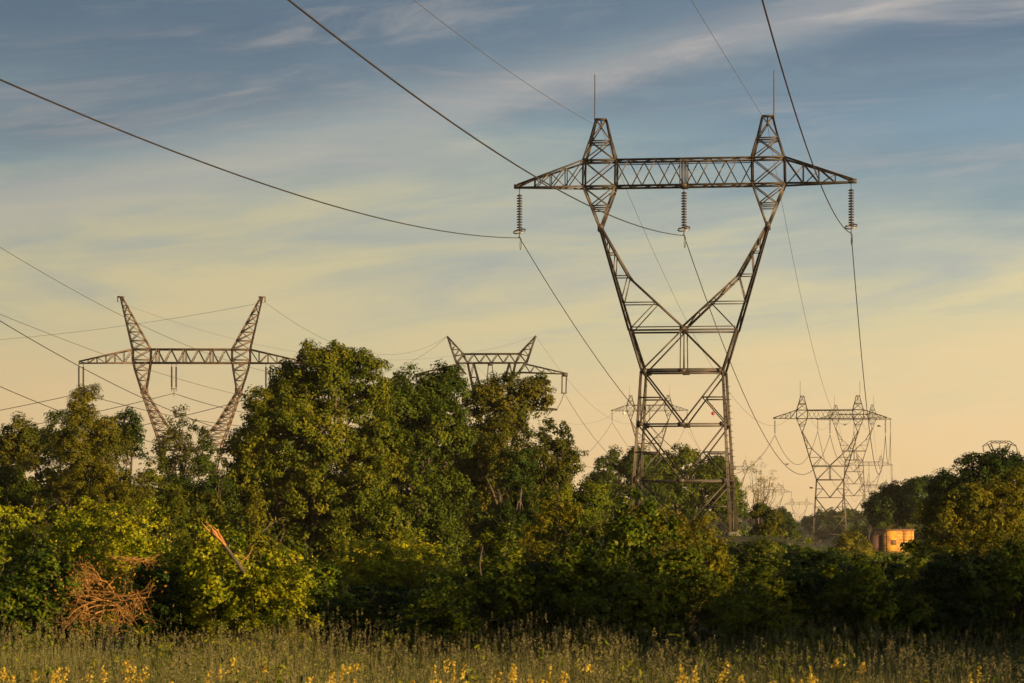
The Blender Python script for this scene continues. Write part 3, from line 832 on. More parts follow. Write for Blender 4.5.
# the left line
LEFT = [(-175, 372), (-150, 380), (-128, 390)]
pixl = [[(0, 418)], [(126, 407), (0, 447)], [(200, 420), (150, 432)]]
lab = ['sagging cable under the left insulator of the eared pylon', 'sagging cable under the middle insulator of the eared pylon', 'sagging cable under the right insulator of the eared pylon, mostly behind the trees']
ends = [PC['lo'][0], PC['up'][0], PC['mid']]
for i in range(3):
    A = PL['c'][i]
    B = np.array([LEFT[i][0], LEFT[i][1], 15.5])
    wire(np.concatenate([span(A, B, 6.0)[::-1], span(A, ends[i], 3.4)[1:]]), .028, lab[i])
B = np.array([-150, 380, 32.])
wire(np.concatenate([span(PL['e'][1], B, 6)[::-1], span(PL['e'][1], PC['e'][0], 4.2)[1:]]), .013, 'very thin wire from the right ear of the eared pylon across to the horned pylon', WIRET)
wire(span(PL['e'][0], PC['e'][1], 5.0), .010, 'hair thin wire from the left ear of the eared pylon passing behind its crossarm', WIRET)
# four cables that come from the left, cross the eared pylon and go down behind the trees
for tgt, near, pix, rad, lb, mt in [
    (PC['e'][0], (-34, 110), [(0, 248), (118, 312), (186, 346)], .016, 'uppermost thin cable crossing the left edge of the picture below the sky blue', WIRET),
    (PC['up'][0], (-34, 120), [(0, 314), (103, 354), (152, 371), (228, 392)], .016, 'thin cable that crosses the crossarm of the eared pylon', WIRET),
    (PC['lo'][0], (-33, 130), [(0, 321), (76, 364), (145, 400), (183, 415)], .026, 'dark cable passing the left arm tip of the eared pylon and crossing its leg', WIREM),
    (PC['lo'][0] + [0, 6, 0], (-38, 150), [(0, 386.5), (49, 407)], .026, 'lowest dark cable at the left edge, dropping behind the pointed tree', WIREM)]:
    wire(fit_wire(tgt, near, pix, 70, 3.), rad, lb, mt)

# ---------------------------------------------------------------- birds
def bird(u, v, D, label, rz, s=1.):
    root = thing('bird', label, 'bird', P(u, v, D), rz, 'birds flying near the pylons')
    mb = MB(); mb.tube([(0, -.2*s, 0), (0, -.1*s, .01), (0, .05*s, .02), (0, .16*s, .03), (0, .21*s, .03)], np.array([.012, .045, .06, .045, .01])*s, 6)
    for q in (-1, 1):
        mb.add(np.array([(q*.03, .08, .03), (q*.2, .12, .12), (q*.42, -.02, .08), (q*.2, -.04, .10), (q*.03, -.06, .03)])[[0, 1, 3, 4]]*s, [(0, 1, 2, 3)])
        mb.add(np.array([(q*.2, .12, .12), (q*.42, -.02, .08), (q*.43, -.05, .08), (q*.2, -.04, .10)])*s, [(0, 1, 2, 3)])
    mb.build('body', BIRDM, root, True)
bird(787, 464.5, 260, 'tiny dark bird left of the mid sized pylon, above the sagging cable bottom', .5)
bird(811.4, 488.2, 260, 'tiny dark bird just left of the lower legs of the mid sized pylon', 1.0)
bird(844.8, 424.8, 260, 'tiny dark bird right under the crossarm of the mid sized pylon', -.6)
bird(879, 426.3, 260, 'tiny dark bird near the right arm end of the mid sized pylon', 1.3)

# ---------------------------------------------------------------- brick shed
def shed():
    D = 400.; k = D/FPX
    m, nt, out = nodes('old_brick')
    tc = nt.nodes.new('ShaderNodeTexCoord'); br = nt.nodes.new('ShaderNodeTexBrick')
    mp = nt.nodes.new('ShaderNodeMapping'); mp.inputs['Rotation'].default_value = (R(90), 0, 0)
    nt.links.new(tc.outputs['Object'], mp.inputs['Vector']); nt.links.new(mp.outputs[0], br.inputs['Vector'])
    br.inputs['Color1'].default_value = (.44, .17, .02, 1); br.inputs['Color2'].default_value = (.25, .085, .025, 1); br.inputs['Mortar'].default_value = (.46, .28, .07, 1)
    br.inputs['Scale'].default_value = 1; br.inputs['Brick Width'].default_value = .6; br.inputs['Row Height'].default_value = .42; br.inputs['Mortar Size'].default_value = .03
    no = nt.nodes.new('ShaderNodeTexNoise'); no.inputs['Scale'].default_value = 1.1; no.inputs['Detail'].default_value = 6
    nt.links.new(tc.outputs['Object'], no.inputs['Vector'])
    rp = ramp(nt, [(.42, (0, 0, 0)), (.62, (1, 1, 1))]); nt.links.new(no.outputs['Fac'], rp.inputs['Fac'])
    mx = nt.nodes.new('ShaderNodeMix'); mx.data_type = 'RGBA'; nt.links.new(rp.outputs['Color'], mx.inputs['Factor']); nt.links.new(br.outputs['Color'], mx.inputs[6]); mx.inputs[7].default_value = (.56, .30, .03, 1)
    p = nt.nodes.new('ShaderNodeBsdfPrincipled'); p.inputs['Roughness'].default_value = .9; nt.links.new(mx.outputs[2], p.inputs['Base Color']); nt.links.new(p.outputs[0], out.inputs['Surface'])
    c = P(894, 553, D); g = float(tz(c[0], D)) - .3
    root = thing('brick_shed', 'small sunlit orange brick shed half buried in dark bushes on the right', 'shed', (c[0], D, g), R(24))
    H = P(0, 530.5, D)[2] - g; W, Dp = 4.4, 3.2
    mb = MB(); t = .25
    dx0, dx1, dh = .35, 1.75, 2.1                      # doorway
    mb.box(((-W/2 + dx0)/2, -Dp/2, H/2), (W/2 + dx0, t, H)); mb.box(((W/2 + dx1)/2, -Dp/2, H/2), (W/2 - dx1, t, H))
    mb.box(((dx0+dx1)/2, -Dp/2, (H+dh)/2), (dx1-dx0, t, H-dh))
    mb.box((0, Dp/2, H/2), (W, t, H)); mb.box((-W/2+t/2, 0, H/2-.002), (t, Dp-t, H-.004)); mb.box((W/2-t/2, 0, H/2-.002), (t, Dp-t, H-.004))
    mb.build('wall', m, root)
    mb = MB(); mb.box((0, 0, H+.06), (W+.36, Dp+.5, .11)); mb.box((0, 0, H+.15), (W+.2, Dp+.3, .07))
    for q in np.linspace(-W/2, W/2, 9): mb.box((q, -.05, H+.21), (.09, Dp+.3, .05))
    mb.build('roof', noise_mat('shed_roof', (.10, .05, .025), (.16, .08, .04), 3, .9), root)
    mb = MB(); mb.box(((dx0+dx1)/2, -Dp/2+.05, dh/2), (dx1-dx0-.01, .08, dh-.01)); o = mb.build('door', noise_mat('pale_door', (.62, .42, .12), (.70, .50, .16), 2, .7), root); o['label'] = 'pale yellow door'
    mb = MB(); fz = -Dp/2-t/2-.03
    for a_ in ((-1.5, -.7),):
        mb.box(((a_[0]+a_[1])/2, fz, 1.95), (.8, .06, .7))
    o = mb.build('shutter', noise_mat('dark_shutter', (.10, .05, .02), (.16, .08, .03), 5, .8), root)
    # brown lean-to on its left
    mb = MB(); mb.box((-W/2-.75, .5, H*.4), (1.4, 2.0, H*.8)); mb.box((-W/2-.75, .5, H*.8+.06), (1.56, 2.3, .1)); mb.build('lean_to', noise_mat('rusty_sheet', (.05, .02, .015), (.09, .035, .02), 3, .8), root)
shed()

# ---------------------------------------------------------------- trees
GT = 'trees in the copse'
tree(11, 320, 110, [(325,374,34,31),(296,397,32,32),(362,388,34,32),(259,425,29,34),(305,440,58,52),(372,440,46,52),(250,470,32,40),(330,492,66,40),(262,498,40,38)],
     'big broad ash tree with clumped leaves, tallest of the copse', L_ASH, 1150, 62, .42, .18, .085, 'ash_tree', r0=.24, targets=44)
tree(12, 425, 117, [(408,397,27,32),(440,394,25,31),(392,430,40,45),(430,445,46,50),(415,495,58,40)],
     'leafy tree with two small knobs on top, right next to the broad ash', L_ASH, 720, 56, .42, .18, .085, 'ash_tree', r0=.2, targets=34)
tree(13, 505, 123, [(509,398,32,27),(478,404,24,26),(534,396,17,16),(500,440,42,42),(470,470,40,45),(512,485,45,40)],
     'brownish poplar with an uneven top in front of the horned pylon', L_RUST, 640, 52, .40, .16, .09, 'poplar', r0=.2, targets=34)
tree(14, 553, 118, [(556,436,16,15),(548,462,26,30),(568,465,13,22),(550,500,30,34)],
     'narrow rust coloured tree at the right edge of the copse', L_RUST, 300, 48, .34, .15, .085, 'poplar', r0=.13, targets=20)
tree(15, 517, 92, [(517,468,20,24),(517,500,26,34)],
     'small dark round topped tree in front of the brownish poplar', L_DARK, 420, 60, .24, .09, .05, 'tree', r0=.09, targets=14)
tree(16, 95, 94, [(86,404,10,15),(84,418,16,22),(80,440,26,32),(105,440,26,30),(90,480,50,42),(115,500,40,36),(55,500,30,34)],
     'pointed olive willow tree, tallest at the left', L_WILL, 760, 58, .26, .12, .038, 'willow', r0=.14, targets=34)
tree(17, 63, 112, [(62,424,9,14),(55,445,18,20),(66,470,24,30)],
     'slim dark tree just left of the pointed willow', L_DARK, 170, 50, .34, .14, .07, 'tree', r0=.1, targets=12)
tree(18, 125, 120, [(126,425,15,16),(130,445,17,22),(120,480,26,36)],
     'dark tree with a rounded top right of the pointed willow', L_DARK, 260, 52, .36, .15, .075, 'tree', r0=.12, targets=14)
tree(19, 22, 116, [(20,440,20,16),(38,448,20,16),(5,455,24,20),(25,485,42,36)],
     'brown green tree at the left edge with a lumpy top', L_RUST, 420, 50, .38, .15, .085, 'tree', r0=.14, targets=20)
tree(20, 10, 98, [(8,490,28,26),(25,505,30,22)],
     'low green bushy tree at the left edge under the brown green one', L_ASH, 260, 52, .30, .13, .07, 'tree', r0=.1, targets=12)
tree(21, 183, 150, [(180,428,12,11),(168,446,15,13),(198,440,14,12),(184,465,26,22)],
     'thin reddish tree at the foot of the eared pylon, sky showing through it', L_RUST, 95, 40, .42, .17, .09, 'tree', r0=.14, targets=24)
tree(22, 165, 96, [(160,472,14,14),(168,496,20,20)],
     'small round bright green tree below the thin reddish one', L_ASH, 190, 55, .26, .11, .06, 'tree', r0=.07, targets=10)
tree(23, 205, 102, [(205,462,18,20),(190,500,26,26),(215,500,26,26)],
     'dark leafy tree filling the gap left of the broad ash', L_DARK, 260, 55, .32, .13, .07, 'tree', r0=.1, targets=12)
tree(24, 620, 232, [(612,467,20,14),(640,466,20,14),(600,488,20,18),(630,499,42,28)],
     'round dark tree left of the legs of the tallest pylon', L_DARK, 360, 50, .60, .27, .14, 'tree', r0=.14, targets=20)
tree(25, 690, 245, [(684,463,14,11),(664,472,18,14),(712,474,20,14),(724,486,16,14),(686,500,52,28),(730,508,16,16)],
     'wide green tree behind the legs of the tallest pylon', L_ASH, 560, 48, .65, .30, .15, 'tree', r0=.24, targets=26)
tree(26, 760, 250, [(757,470,9,20),(768,486,8,12),(752,492,10,14)],
     'thin nearly bare tree with upright twigs right of the tallest pylon', L_WILL, 26, 18, .5, .22, .07, 'tree', r0=.14, targets=26, trunk_top=4.6)
tree(27, 768, 190, [(760,511,11,7),(773,518,8,6),(766,534,18,10)],
     'brown bushy tree below the thin bare one', L_RUST, 149, 48, .30, .17, .09, 'tree', r0=.1, targets=10)
tree(28, 787, 330, [(782,522,6,6),(788,530,9,7)],
     'small very dark tree beside the brown bushy one', L_DARK, 80, 40, .6, .3, .16, 'tree', r0=.1, targets=6)
tree(29, 848, 700, [(838,521,22,7),(862,522,16,7)],
     'low green tree behind the feet of the mid sized pylon', L_ASH, 160, 40, 1.2, .6, .3, 'tree', r0=.2, targets=8)
tree(30, 845, 215, [(848,545,14,11),(860,552,16,9),(842,562,18,7)],
     'loose olive bush just right of the mid sized pylon foot', L_WILL, 170, 44, .45, .22, .10, 'bush', 'bush', r0=.08, targets=12)
tree(31, 945, 260, [(896,499,24,8),(922,493,26,9),(950,490,24,10),(884,508,18,9),(915,510,42,10),(945,514,30,13)],
     'dark flat topped wood edge tree behind the shed', L_DARK, 560, 46, .62, .30, .16, 'tree', r0=.22, targets=20)
tree(32, 868, 300, [(874,506,8,8),(880,517,12,8)],
     'little dark tree at the left end of the wood edge', L_DARK, 110, 44, .55, .28, .15, 'tree', r0=.12, targets=8)
tree(33, 985, 118, [(1000,468,20,13),(975,474,24,18),(955,490,26,18),(1015,478,26,22),(985,500,50,28)],
     'dark ragged tree at the right under the small flat topped pylon', L_DARK, 560, 50, .38, .15, .085, 'tree', r0=.16, targets=26)
tree(34, 960, 80, [(965,506,24,20),(988,504,30,26),(945,532,20,16),(1010,500,30,30),(975,540,48,24)],
     'loose yellow green young tree in front of the dark ragged one at the right', L_WILL, 560, 44, .24, .105, .055, 'tree', r0=.08, targets=26)
tree(35, 885, 430, [(884,523,14,8),(902,523,16,7)],
     'olive shrub tops directly behind the shed roof', L_WILL, 120, 40, .6, .3, .14, 'bush', 'bush', r0=.1, targets=6)
tree(36, 815, 260, [(790,553,12,7),(797,560,14,6)],
     'small olive bush left of the mid sized pylon foot', L_WILL, 100, 40, .45, .22, .1, 'bush', 'bush', r0=.06, targets=6)
tree(37, 570, 88, [(560,505,26,22),(592,500,24,20),(575,525,40,18)],
     'tall yellow green bush right of the copse edge', L_BRAM, 330, 46, .24, .10, .05, 'bush', 'bush', r0=.06, targets=14)
tree(38, 655, 84, [(640,526,24,14),(668,528,24,12),(655,540,44,12)],
     'olive bush with dry stems in front of the left leg of the tallest pylon', L_WILL, 340, 46, .24, .10, .045, 'bush', 'bush', r0=.06, targets=14)
tree(39, 725, 90, [(698,550,18,9),(716,562,22,8),(764,556,18,10)],
     'green bush in front of the right leg of the tallest pylon', L_ASH, 320, 46, .26, .11, .055, 'bush', 'bush', r0=.06, targets=14)

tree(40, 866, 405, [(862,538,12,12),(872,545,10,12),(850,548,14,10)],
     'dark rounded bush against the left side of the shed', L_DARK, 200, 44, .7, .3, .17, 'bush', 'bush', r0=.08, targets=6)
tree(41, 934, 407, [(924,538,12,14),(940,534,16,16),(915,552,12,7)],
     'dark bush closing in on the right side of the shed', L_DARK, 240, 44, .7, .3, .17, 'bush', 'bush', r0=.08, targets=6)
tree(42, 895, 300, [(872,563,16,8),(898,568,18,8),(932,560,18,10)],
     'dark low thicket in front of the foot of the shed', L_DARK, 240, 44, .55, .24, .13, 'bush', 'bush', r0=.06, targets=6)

tree(43, 805, 96, [(785,557,20,6),(810,560,22,5),(762,558,16,6),(835,560,14,5)],
     'long low shrub between the hedge and the foot of the mid sized pylon', L_BRAM, 240, 46, .20, .10, .06, 'bush', 'bush', r0=.05, targets=8)

# ---------------------------------------------------------------- front hedge: bramble bushes, each one a thing
def bush_proto(seed, mat, w=1.15, h=2.45, d=1.0, n_cl=820, shoots=44, L=.066, W=.044):
    rng = np.random.default_rng(seed)
    lob = []
    for _ in range(9):
        lob.append((np.array([rng.uniform(-.6, .6)*w, rng.uniform(-.5, .5)*d, h*(.12 + .6*((_ + rng.random())/9))]), np.array([w*.5, d*.6, h*.32])*rng.uniform(.75, 1.15)))
    V, F, cc = clump_cloud(rng, lob, n_cl, 30, .12, L, W, .45, rb=.27)
    VS = [V]
    mb = MB()
    for i in range(shoots):
        a = cc[rng.integers(len(cc))]
        if a[2] < h*.35: continue
        q = a + np.array([rng.normal()*.16, rng.normal()*.16 - .05, rng.uniform(.18, .5)])
        c = curve(a, q, rng, .05, 8, .05)
        mb.tube(c, np.linspace(.006, .002, 8), 4)
        n = rng.integers(10, 22); t = rng.random(n)*7
        i0 = np.minimum(t.astype(int), 6); fr = (t - i0)[:, None]
        pos = c[i0]*(1-fr) + c[i0+1]*fr + rng.normal(size=(n, 3))*.025
        vv, _ = leaves(pos, unit(rng.normal(size=(n, 3)) + [0, 0, .5]), L*rng.uniform(.5, .95, n), W*rng.uniform(.5, .9, n), rng)
        VS.append(vv)
    for i in range(16):
        a = np.array([rng.uniform(-.4, .4)*w, rng.uniform(-.5, .3)*d, 0]); q = cc[rng.integers(len(cc))]
        mb.tube(curve(a, q, rng, .1, 7, .07), np.linspace(.014, .004, 7), 5)
    V = np.concatenate(VS); Q = V.reshape(-1, 4, 3); Q = Q[Q[:, :, 2].min(1) > .01]; V = Q.reshape(-1, 3)
    TOPS.append(float(np.percentile(Q[:, 0, 2], 97.5)))
    return np_mesh('foliage', V, np.arange(len(V)).reshape(-1, 4), mat), mb
TOPS = []; protos = []
for sd_, mt, kw in [(101, L_BRAM, {}), (102, L_BRAM, dict(L=.078, W=.056, n_cl=700)), (103, L_SUNYELL, dict(L=.060, W=.040)), (104, L_WILL, dict(L=.075, W=.026, shoots=60)), (105, L_DARK, dict(L=.07, W=.05)), (106, L_SUNYELL, dict(L=.055, W=.035, shoots=80))]:
    me, mb = bush_proto(sd_, mt, **kw)
    stm = np_mesh('stems', np.concatenate(mb.V), np.concatenate(mb.F), BARK, True)
    protos.append((me, stm))
first = {}
def bush(u, vtop, D, k, sx, rz, label):
    """sx: width in px of the bush; vtop: height in the picture"""
    x = (u - CX)*D/FPX; z0 = float(tz(x, D)); H = CAMZ + (HOR - vtop)*D/FPX - z0
    w = sx*D/FPX/1.85
    if k not in first:
        t = thing('bush', label, 'bush', (x, D, z0), rz, 'bushes of the hedge')
        f = link('foliage', protos[k][0], t); s = link('stems', protos[k][1], t)
        first[k] = (t, f, s)
    else:
        t0, f0, s0 = first[k]
        t = t0.copy(); COL.objects.link(t); t['label'] = label
        t.location = (x, D, z0); t.rotation_euler = (0, 0, rz)
        for c in (f0, s0):
            n = c.copy(); COL.objects.link(n); n.parent = t
    t.scale = (w, w, H/TOPS[k])
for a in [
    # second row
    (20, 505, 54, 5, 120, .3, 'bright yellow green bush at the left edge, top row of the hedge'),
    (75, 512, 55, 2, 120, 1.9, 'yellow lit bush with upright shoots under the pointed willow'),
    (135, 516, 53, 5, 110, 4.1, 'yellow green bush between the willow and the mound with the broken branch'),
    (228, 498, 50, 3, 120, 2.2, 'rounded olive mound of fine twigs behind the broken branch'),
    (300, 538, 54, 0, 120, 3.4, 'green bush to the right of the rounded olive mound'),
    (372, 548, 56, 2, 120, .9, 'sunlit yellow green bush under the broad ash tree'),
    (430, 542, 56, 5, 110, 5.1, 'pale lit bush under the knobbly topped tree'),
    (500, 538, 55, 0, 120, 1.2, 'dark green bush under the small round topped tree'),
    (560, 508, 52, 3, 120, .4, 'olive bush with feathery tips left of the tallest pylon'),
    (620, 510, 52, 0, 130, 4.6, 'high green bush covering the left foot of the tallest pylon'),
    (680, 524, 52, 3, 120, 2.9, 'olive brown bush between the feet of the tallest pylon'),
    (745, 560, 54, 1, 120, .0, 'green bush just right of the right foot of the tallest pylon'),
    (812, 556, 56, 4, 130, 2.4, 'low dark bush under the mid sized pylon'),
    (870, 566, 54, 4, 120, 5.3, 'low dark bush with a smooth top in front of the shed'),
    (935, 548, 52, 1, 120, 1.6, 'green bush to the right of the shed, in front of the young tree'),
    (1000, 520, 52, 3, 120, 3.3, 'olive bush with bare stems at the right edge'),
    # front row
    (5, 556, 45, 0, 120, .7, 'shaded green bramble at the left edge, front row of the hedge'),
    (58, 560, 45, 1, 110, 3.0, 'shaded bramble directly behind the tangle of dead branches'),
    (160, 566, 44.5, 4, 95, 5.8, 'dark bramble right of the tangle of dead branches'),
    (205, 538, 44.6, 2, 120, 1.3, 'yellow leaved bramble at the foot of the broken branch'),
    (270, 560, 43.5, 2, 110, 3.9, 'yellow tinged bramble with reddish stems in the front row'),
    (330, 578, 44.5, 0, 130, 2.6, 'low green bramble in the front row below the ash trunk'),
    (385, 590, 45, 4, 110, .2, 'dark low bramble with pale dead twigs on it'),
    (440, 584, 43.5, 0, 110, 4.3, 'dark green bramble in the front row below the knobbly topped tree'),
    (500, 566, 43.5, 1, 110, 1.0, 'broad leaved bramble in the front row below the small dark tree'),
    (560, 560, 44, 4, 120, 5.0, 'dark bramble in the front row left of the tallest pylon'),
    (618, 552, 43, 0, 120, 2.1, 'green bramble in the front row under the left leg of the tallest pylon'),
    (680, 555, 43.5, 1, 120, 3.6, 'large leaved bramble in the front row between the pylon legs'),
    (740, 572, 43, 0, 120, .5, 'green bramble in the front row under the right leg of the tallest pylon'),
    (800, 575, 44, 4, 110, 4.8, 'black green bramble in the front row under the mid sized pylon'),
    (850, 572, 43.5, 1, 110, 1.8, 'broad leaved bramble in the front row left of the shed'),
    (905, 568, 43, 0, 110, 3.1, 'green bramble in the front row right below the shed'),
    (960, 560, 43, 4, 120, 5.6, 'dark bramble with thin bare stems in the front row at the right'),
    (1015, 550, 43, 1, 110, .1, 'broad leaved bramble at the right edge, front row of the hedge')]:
    bush(*a)

# ---------------------------------------------------------------- dead branches
def grow(mb, rng, p, d, L, r, depth):
    n = 6; pts = [p]; dd = d.copy()
    for i in range(n):
        dd = unit(dd + rng.normal(size=3)*.17); pts.append(pts[-1] + dd*L/n)
    mb.tube(pts, np.linspace(r, r*.38, n+1), 5)
    if depth == 0: return
    for _ in range(3):
        k = rng.integers(2, n+1)
        grow(mb, rng, pts[k], unit(dd + rng.normal(size=3)*.75), L*rng.uniform(.5, .85), r*.5, depth-1)
rng = np.random.default_rng(78)
D = 42.2
mb = MB(); base = P(98, 600, D)
for i in range(12):
    a = rng.uniform(0, 2*math.pi)
    grow(mb, rng, base + rng.normal(size=3)*[.36, .12, .17] + [-.06, 0, 0], unit(np.array([math.cos(a)*1.0 - .35, -.25 + .4*math.sin(a), .25*math.sin(a)])), .50, .015, 3)
DRY = leaf_mat('dry_leaf', [(.14, .06, .015), (.22, .10, .02), (.32, .15, .03), (.42, .22, .05)], .3, 3)
_tt = thing('dead_bush', 'tangle of dry orange brown dead branches low in the hedge at the left', 'dead branches', (0, 0, 0))
mb.build('tangle', DEAD, _tt)
_c = P(95, 602, 42.3) + rng.normal(size=(520, 3))*[.34, .18, .27]
_V, _F = leaves(_c, unit(rng.normal(size=(520, 3))), .055, .03, rng); link('dry_leaves', np_mesh('dry_leaves', _V, _F, DRY), _tt)
mb = MB()
base = P(132, 560, 42.6)
for i in range(8):
    a = rng.uniform(0, 2*math.pi)
    grow(mb, rng, base + rng.normal(size=3)*[.15, .1, .03], unit(np.array([math.cos(a), -.2, .45*math.sin(a)])), .22, .010, 2)
mb.build('twigs', DEAD, thing('dead_bush', 'small heap of dry curled twigs above the dead tangle at the left', 'dead branches', (0, 0, 0)))
for t in [o for o in COL.objects if o.name.startswith('dead_bush')]: pass
# broken limb with torn pale end
t = thing('broken_branch', 'thick broken branch with a torn pale orange end sticking out of the hedge', 'branch', P(243, 566, 43.2))
org = np.array(t.location); mb = MB(); D = 43.2
A = P(244, 572, D)-org; B = P(221, 540, D-.1)-org; C_ = P(204, 519, D-.2)-org
mb.tube([A, (A+B)/2 + [.01, 0, -.01], B], [.034, .028, .024], 8); mb.build('limb', BARK, t, True)
mb = MB()
for i in range(6):
    e = B + (C_ - B)*rng.uniform(.45, 1.0) + rng.normal(size=3)*[.045, .04, .03]; s_ = B + (A-B)*.15 + rng.normal(size=3)*.016
    mb.tube([s_, s_*.6 + e*.4 + rng.normal(size=3)*.012, s_*.25 + e*.75 + rng.normal(size=3)*.02, e], [.018, .018, .012, .003], 5)
mb.build('torn_end', SPLIT, t)
mb = MB(); mb.tube([P(240, 563, D)-org, P(249, 555, D)-org, P(253, 546, D)-org], [.010, .008, .004], 5); mb.tube([P(248, 560, D)-org, P(236, 552, D)-org], [.008, .004], 5); mb.build('twig', DEAD, t)
GREYTW = noise_mat('grey_twig', (.07, .05, .04), (.14, .10, .075), 14, .85)
def stick(pix, D, r, label):
    pts = np.array([P(u, v, D) for u, v in pix]); o = pts[0].copy()
    t = thing('bare_stem', label, 'branch', o)
    mb = MB(); q = []
    for a, b in zip(pts[:-1], pts[1:]): q += [a, (a+b)/2 + rng.normal(size=3)*.012]
    q.append(pts[-1]); q = np.array(q) - o
    mb.tube(q, np.linspace(r, r*.4, len(q)), 5)
    for k in range(2, len(q)-1, 2):
        mb.tube([q[k], q[k] + rng.normal(size=3)*[.12, .05, .10] + [0, 0, .04]], [r*.45, r*.15], 4)
    mb.build('stem', GREYTW, t, True)
stick([(481, 575), (480, 560), (483, 546)], 42, .014, 'short upright grey stem in the dark front brambles near the middle')
stick([(1000, 575), (1001, 550), (1006, 535)], 45, .014, 'upright brown bare stem near the right edge')

# ---------------------------------------------------------------- grass
def blades(rng, X, Y, H, W, lean=.25, seg=3):
    n = len(X); Z = tz(X, Y)
    a = rng.uniform(0, 2*math.pi, n); face = rng.uniform(0, math.pi, n)
    lx, ly = np.cos(a)*lean*H*rng.random(n), np.sin(a)*lean*H*rng.random(n)
    V = np.empty((n, (seg+1)*2, 3))
    for s in range(seg+1):
        q = s/seg; w = W*(1 - q**1.5)*.5 + .0004
        cx = X + lx*q*q; cy = Y + ly*q*q; cz = Z + H*q
        V[:, 2*s, 0] = cx - np.cos(face)*w; V[:, 2*s, 1] = cy - np.sin(face)*w; V[:, 2*s, 2] = cz
        V[:, 2*s+1, 0] = cx + np.cos(face)*w; V[:, 2*s+1, 1] = cy + np.sin(face)*w; V[:, 2*s+1, 2] = cz
    b = np.arange(n)[:, None]*(seg+1)*2
    F = np.concatenate([b + np.array([[2*s, 2*s+1, 2*s+3, 2*s+2]]) for s in range(seg)])
    tips = np.stack([X + lx, Y + ly, Z + H], 1)
    return V.reshape(-1, 3), F, tips
def field(rng, n, y0, y1, margin=.28):
    Y = y0 + (y1 - y0)*rng.random(n)**.8
    X = (rng.random(n)*2 - 1)*Y*margin
    return X, Y
rng = np.random.default_rng(5)
X, Y = field(rng, 120000, 22, 45)
patch = .78 + .22*np.sin(X*.9 + 1.3)*np.sin(Y*.7 + .4) + .16*np.sin(X*3.7 + Y*1.9)*np.sin(Y*2.3 - X*1.1) + .10*np.sin(X*8.3)*np.sin(Y*6.1 + X)
V, F, _ = blades(rng, X, Y, rng.uniform(.20, .48, len(X))*patch, rng.uniform(.005, .011, len(X)))
o = link('grass', np_mesh('grass', V, F, L_GRASS)); tag(o, 'tall dull green meadow grass in front of the hedge', 'grass', kind='stuff')
X, Y = field(rng, 7500, 24, 43)
H = rng.uniform(.36, .64, len(X))*np.where(rng.random(len(X)) < .07, rng.uniform(1.2, 1.5, len(X)), 1)*(1 + .15*np.sin(X*1.7))
V, F, T = blades(rng, X, Y, H, np.full(len(X), .005), .22)
n = 16
idx = np.repeat(np.arange(len(T)), n); tt = rng.random(len(idx)); hl = rng.uniform(.07, .16, len(T))[idx]
wd = rng.uniform(.008, .02, len(T))[idx]*(1 - .7*tt)
C0 = T[idx] + np.stack([rng.normal(size=len(idx))*wd, rng.normal(size=len(idx))*wd, (tt - .25)*hl], 1)
V2, F2 = leaves(C0, unit(rng.normal(size=(len(idx), 3))), .024, .010, rng)
V3 = np.concatenate([V, V2]); F3 = np.concatenate([F, F2 + len(V)])
o = link('grass_seed_heads', np_mesh('grass_seed_heads', V3, F3, L_SEED)); tag(o, 'brownish seed heads standing above the meadow grass', 'grass', kind='stuff')
kk = rng.integers(1, 6, 84); X = np.repeat(rng.uniform(-6.5, 6.5, 84), kk) + rng.normal(size=kk.sum())*.16; Y = np.repeat(rng.uniform(23.5, 28.5, 84), kk) + rng.normal(size=kk.sum())*.5
H = rng.uniform(.40, .78, len(X))
V, F, T = blades(rng, X, Y, H, np.full(len(X), .008), .15)
n = 46
idx = np.repeat(np.arange(len(T)), n); tt = rng.random(len(idx)); hl = rng.uniform(.05, .24, len(T))[idx]; wd = rng.uniform(.010, .034, len(T))[idx]*(1.1 - .8*tt)
C0 = T[idx] + np.stack([rng.normal(size=len(idx))*wd + .1*(tt)*hl, rng.normal(size=len(idx))*wd, (tt - .5)*hl], 1)
V2, F2 = leaves(C0, unit(rng.normal(size=(len(idx), 3))), .032, .02, rng)
o = link('sunlit_spikes', np_mesh('sunlit_spikes', np.concatenate([V, V2]), np.concatenate([F, F2 + len(V)]), L_SUNSPIKE)); tag(o, 'golden yellow grass spikes, sunlight put into their colour, scattered along the near edge of the meadow', 'panicles', kind='stuff')  # grass panicles whose sunlit gold is painted in as their own colour

n_w = 260; wx, wy = field(rng, n_w, 25, 43); k_ = 26; ci = np.repeat(np.arange(n_w), k_)
wh = rng.uniform(.25, .7, n_w)[ci]*rng.random(len(ci))**.7
C0 = np.stack([wx[ci] + rng.normal(size=len(ci))*.07, wy[ci] + rng.normal(size=len(ci))*.07, tz(wx[ci], wy[ci]) + wh], 1)
V, F = leaves(C0, unit(rng.normal(size=(len(ci), 3)) + [0, -.3, .6]), rng.uniform(.05, .12, len(ci)), rng.uniform(.02, .045, len(ci)), rng)
o = link('meadow_weeds', np_mesh('meadow_weeds', V, F, L_BRAM)); tag(o, 'leafy weeds mixed into the meadow grass', 'weeds', kind='stuff')

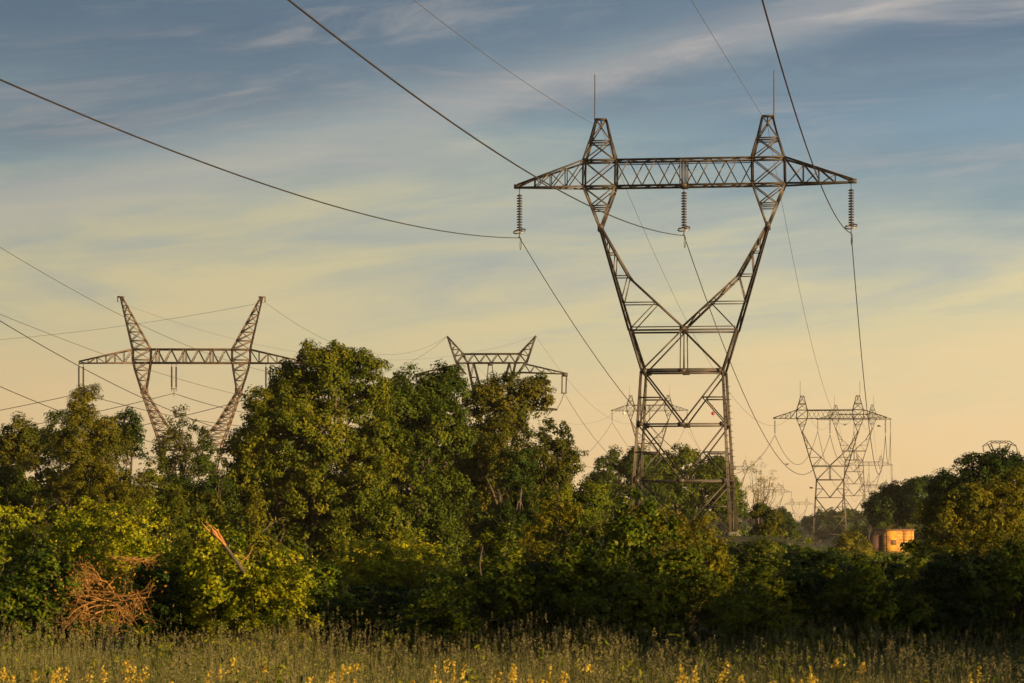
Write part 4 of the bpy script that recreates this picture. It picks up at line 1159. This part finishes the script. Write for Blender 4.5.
# scrub covering the ground between the hedge and the trees, and around the far trees
def scrub(seed, n_cl, y0, y1, half, h, rcl, L, W, per, name, label, mat, ypow=1.):
    rng = np.random.default_rng(seed)
    Y = y0 + (y1-y0)*rng.random(n_cl)**ypow; X = (rng.random(n_cl)*2-1)*half(Y)
    cc = np.stack([X, Y, tz(X, Y) + h*(.2 + .8*rng.random(n_cl))], 1)
    size = rcl*(.6 + .8*rng.random(n_cl)); ci = np.repeat(np.arange(n_cl), per); n = len(ci)
    o_ = unit(rng.normal(size=(n, 3)))*(rng.random(n)**.45)[:, None]; o_[:, 2] *= .7
    V, F = leaves(cc[ci] + o_*size[ci][:, None], unit(o_ + [0, 0, .4] + rng.normal(size=(n, 3))*.5), L*rng.uniform(.6, 1.3, n), W*rng.uniform(.6, 1.3, n), rng)
    o = link(name, np_mesh(name, V, F, mat)); tag(o, label, 'undergrowth', kind='stuff')
scrub(201, 2600, 58, 100, lambda y: y*.22, .75, .35, .12, .07, 40, 'undergrowth', 'low green undergrowth between the hedge and the copse', L_BRAM)
scrub(202, 4200, 100, 420, lambda y: y*.24, .3, .42, .17, .10, 34, 'scrub', 'low scrub and rough growth around the pylon feet', L_BRAM)
def wood(seed, bands, name, label, mat, per=26):
    rng = np.random.default_rng(seed); Vs = []
    for (x0, x1, y0, y1, n, h0, h1, L) in bands:
        X = rng.uniform(x0, x1, n); Y = rng.uniform(y0, y1, n); Hh = rng.uniform(h0, h1, n)*(1 + .15*np.sin(X*.03 + seed))
        for x, y, h in zip(X, Y, Hh):
            k = 34
            d = unit(rng.normal(size=(k, 3))); r = np.array([h*.42, h*.42, h*.48])*rng.uniform(.8, 1.1)
            cc = np.array([x, y, float(tz(x, y)) + h*.52]) + d*r*(.5 + .5*rng.random(k))[:, None]
            ci = np.repeat(np.arange(k), per); m = len(ci)
            o_ = unit(rng.normal(size=(m, 3)))*(rng.random(m)**.45)[:, None]
            v, _ = leaves(cc[ci] + o_*h*.17, unit(o_ + d[ci]*.6 + [0, 0, .3]), L*rng.uniform(.6, 1.3, m), L*.6*rng.uniform(.6, 1.3, m), rng)
            Vs.append(v)
    V = np.concatenate(Vs); o = link(name, np_mesh(name, V, np.arange(len(V)).reshape(-1, 4), mat)); tag(o, label, 'wood', kind='stuff')
wood(301, [(-60, 170, 650, 740, 90, 4.2, 6.3, .8), (-260, 330, 760, 860, 150, 4.2, 6.6, 1.0)], 'distant_trees', 'low dark line of distant trees under the far pylons', L_FAR)
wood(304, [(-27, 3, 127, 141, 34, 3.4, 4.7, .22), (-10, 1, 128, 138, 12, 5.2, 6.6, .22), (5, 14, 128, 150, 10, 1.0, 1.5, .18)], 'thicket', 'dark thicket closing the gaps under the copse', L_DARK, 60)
wood(302, [(-420, 520, 1500, 1700, 170, 6, 8.5, 1.5), (-700, 900, 2400, 2700, 200, 14, 19, 2.4)], 'far_woods', 'faint far woods on the horizon', L_FAR, 20)
# the row of trees to the right behind the viewer that shades the near grass and the lower hedge
wood(303, [(57, 61, -22, -6, 14, 8.4, 10.1, .5), (57, 61, -6, 4, 15, 10.2, 11.7, .5), (57, 61, 4, 15, 10, 9.3, 11.0, .5), (50, 66, -110, -40, 14, 7, 8.5, .5)], 'tree_row_behind', 'row of trees behind the viewer shading the near meadow', L_DARK, 60)

# ---------------------------------------------------------------- haze
def haze():
    m, nt, out = nodes('haze_air')
    v = nt.nodes.new('ShaderNodeVolumePrincipled'); v.inputs['Density'].default_value = .00008
    v.inputs['Color'].default_value = (.95, .86, .68, 1); v.inputs['Anisotropy'].default_value = 0
    nt.links.new(v.outputs[0], out.inputs['Volume'])
    mb = MB(); x, y0, y1, z0, z1 = 3950, -880, 6900, -33, 60
    mb.bar((-x, (y0+y1)/2, (z0+z1)/2), (x, (y0+y1)/2, (z0+z1)/2), y1-y0, z1-z0)
    o = mb.build('haze', m); tag(o, kind='stuff')
haze()

# ---------------------------------------------------------------- render settings
SC.view_settings.view_transform = 'Standard'; SC.view_settings.look = 'None'; SC.view_settings.exposure = .95; SC.view_settings.gamma = 1
cy = SC.cycles
cy.max_bounces = 5; cy.diffuse_bounces = 3; cy.glossy_bounces = 2; cy.transmission_bounces = 3; cy.transparent_max_bounces = 4; cy.volume_bounces = 0
cy.use_denoising = True; cy.denoiser = 'OPENIMAGEDENOISE'; cy.denoising_input_passes = 'RGB_ALBEDO_NORMAL'
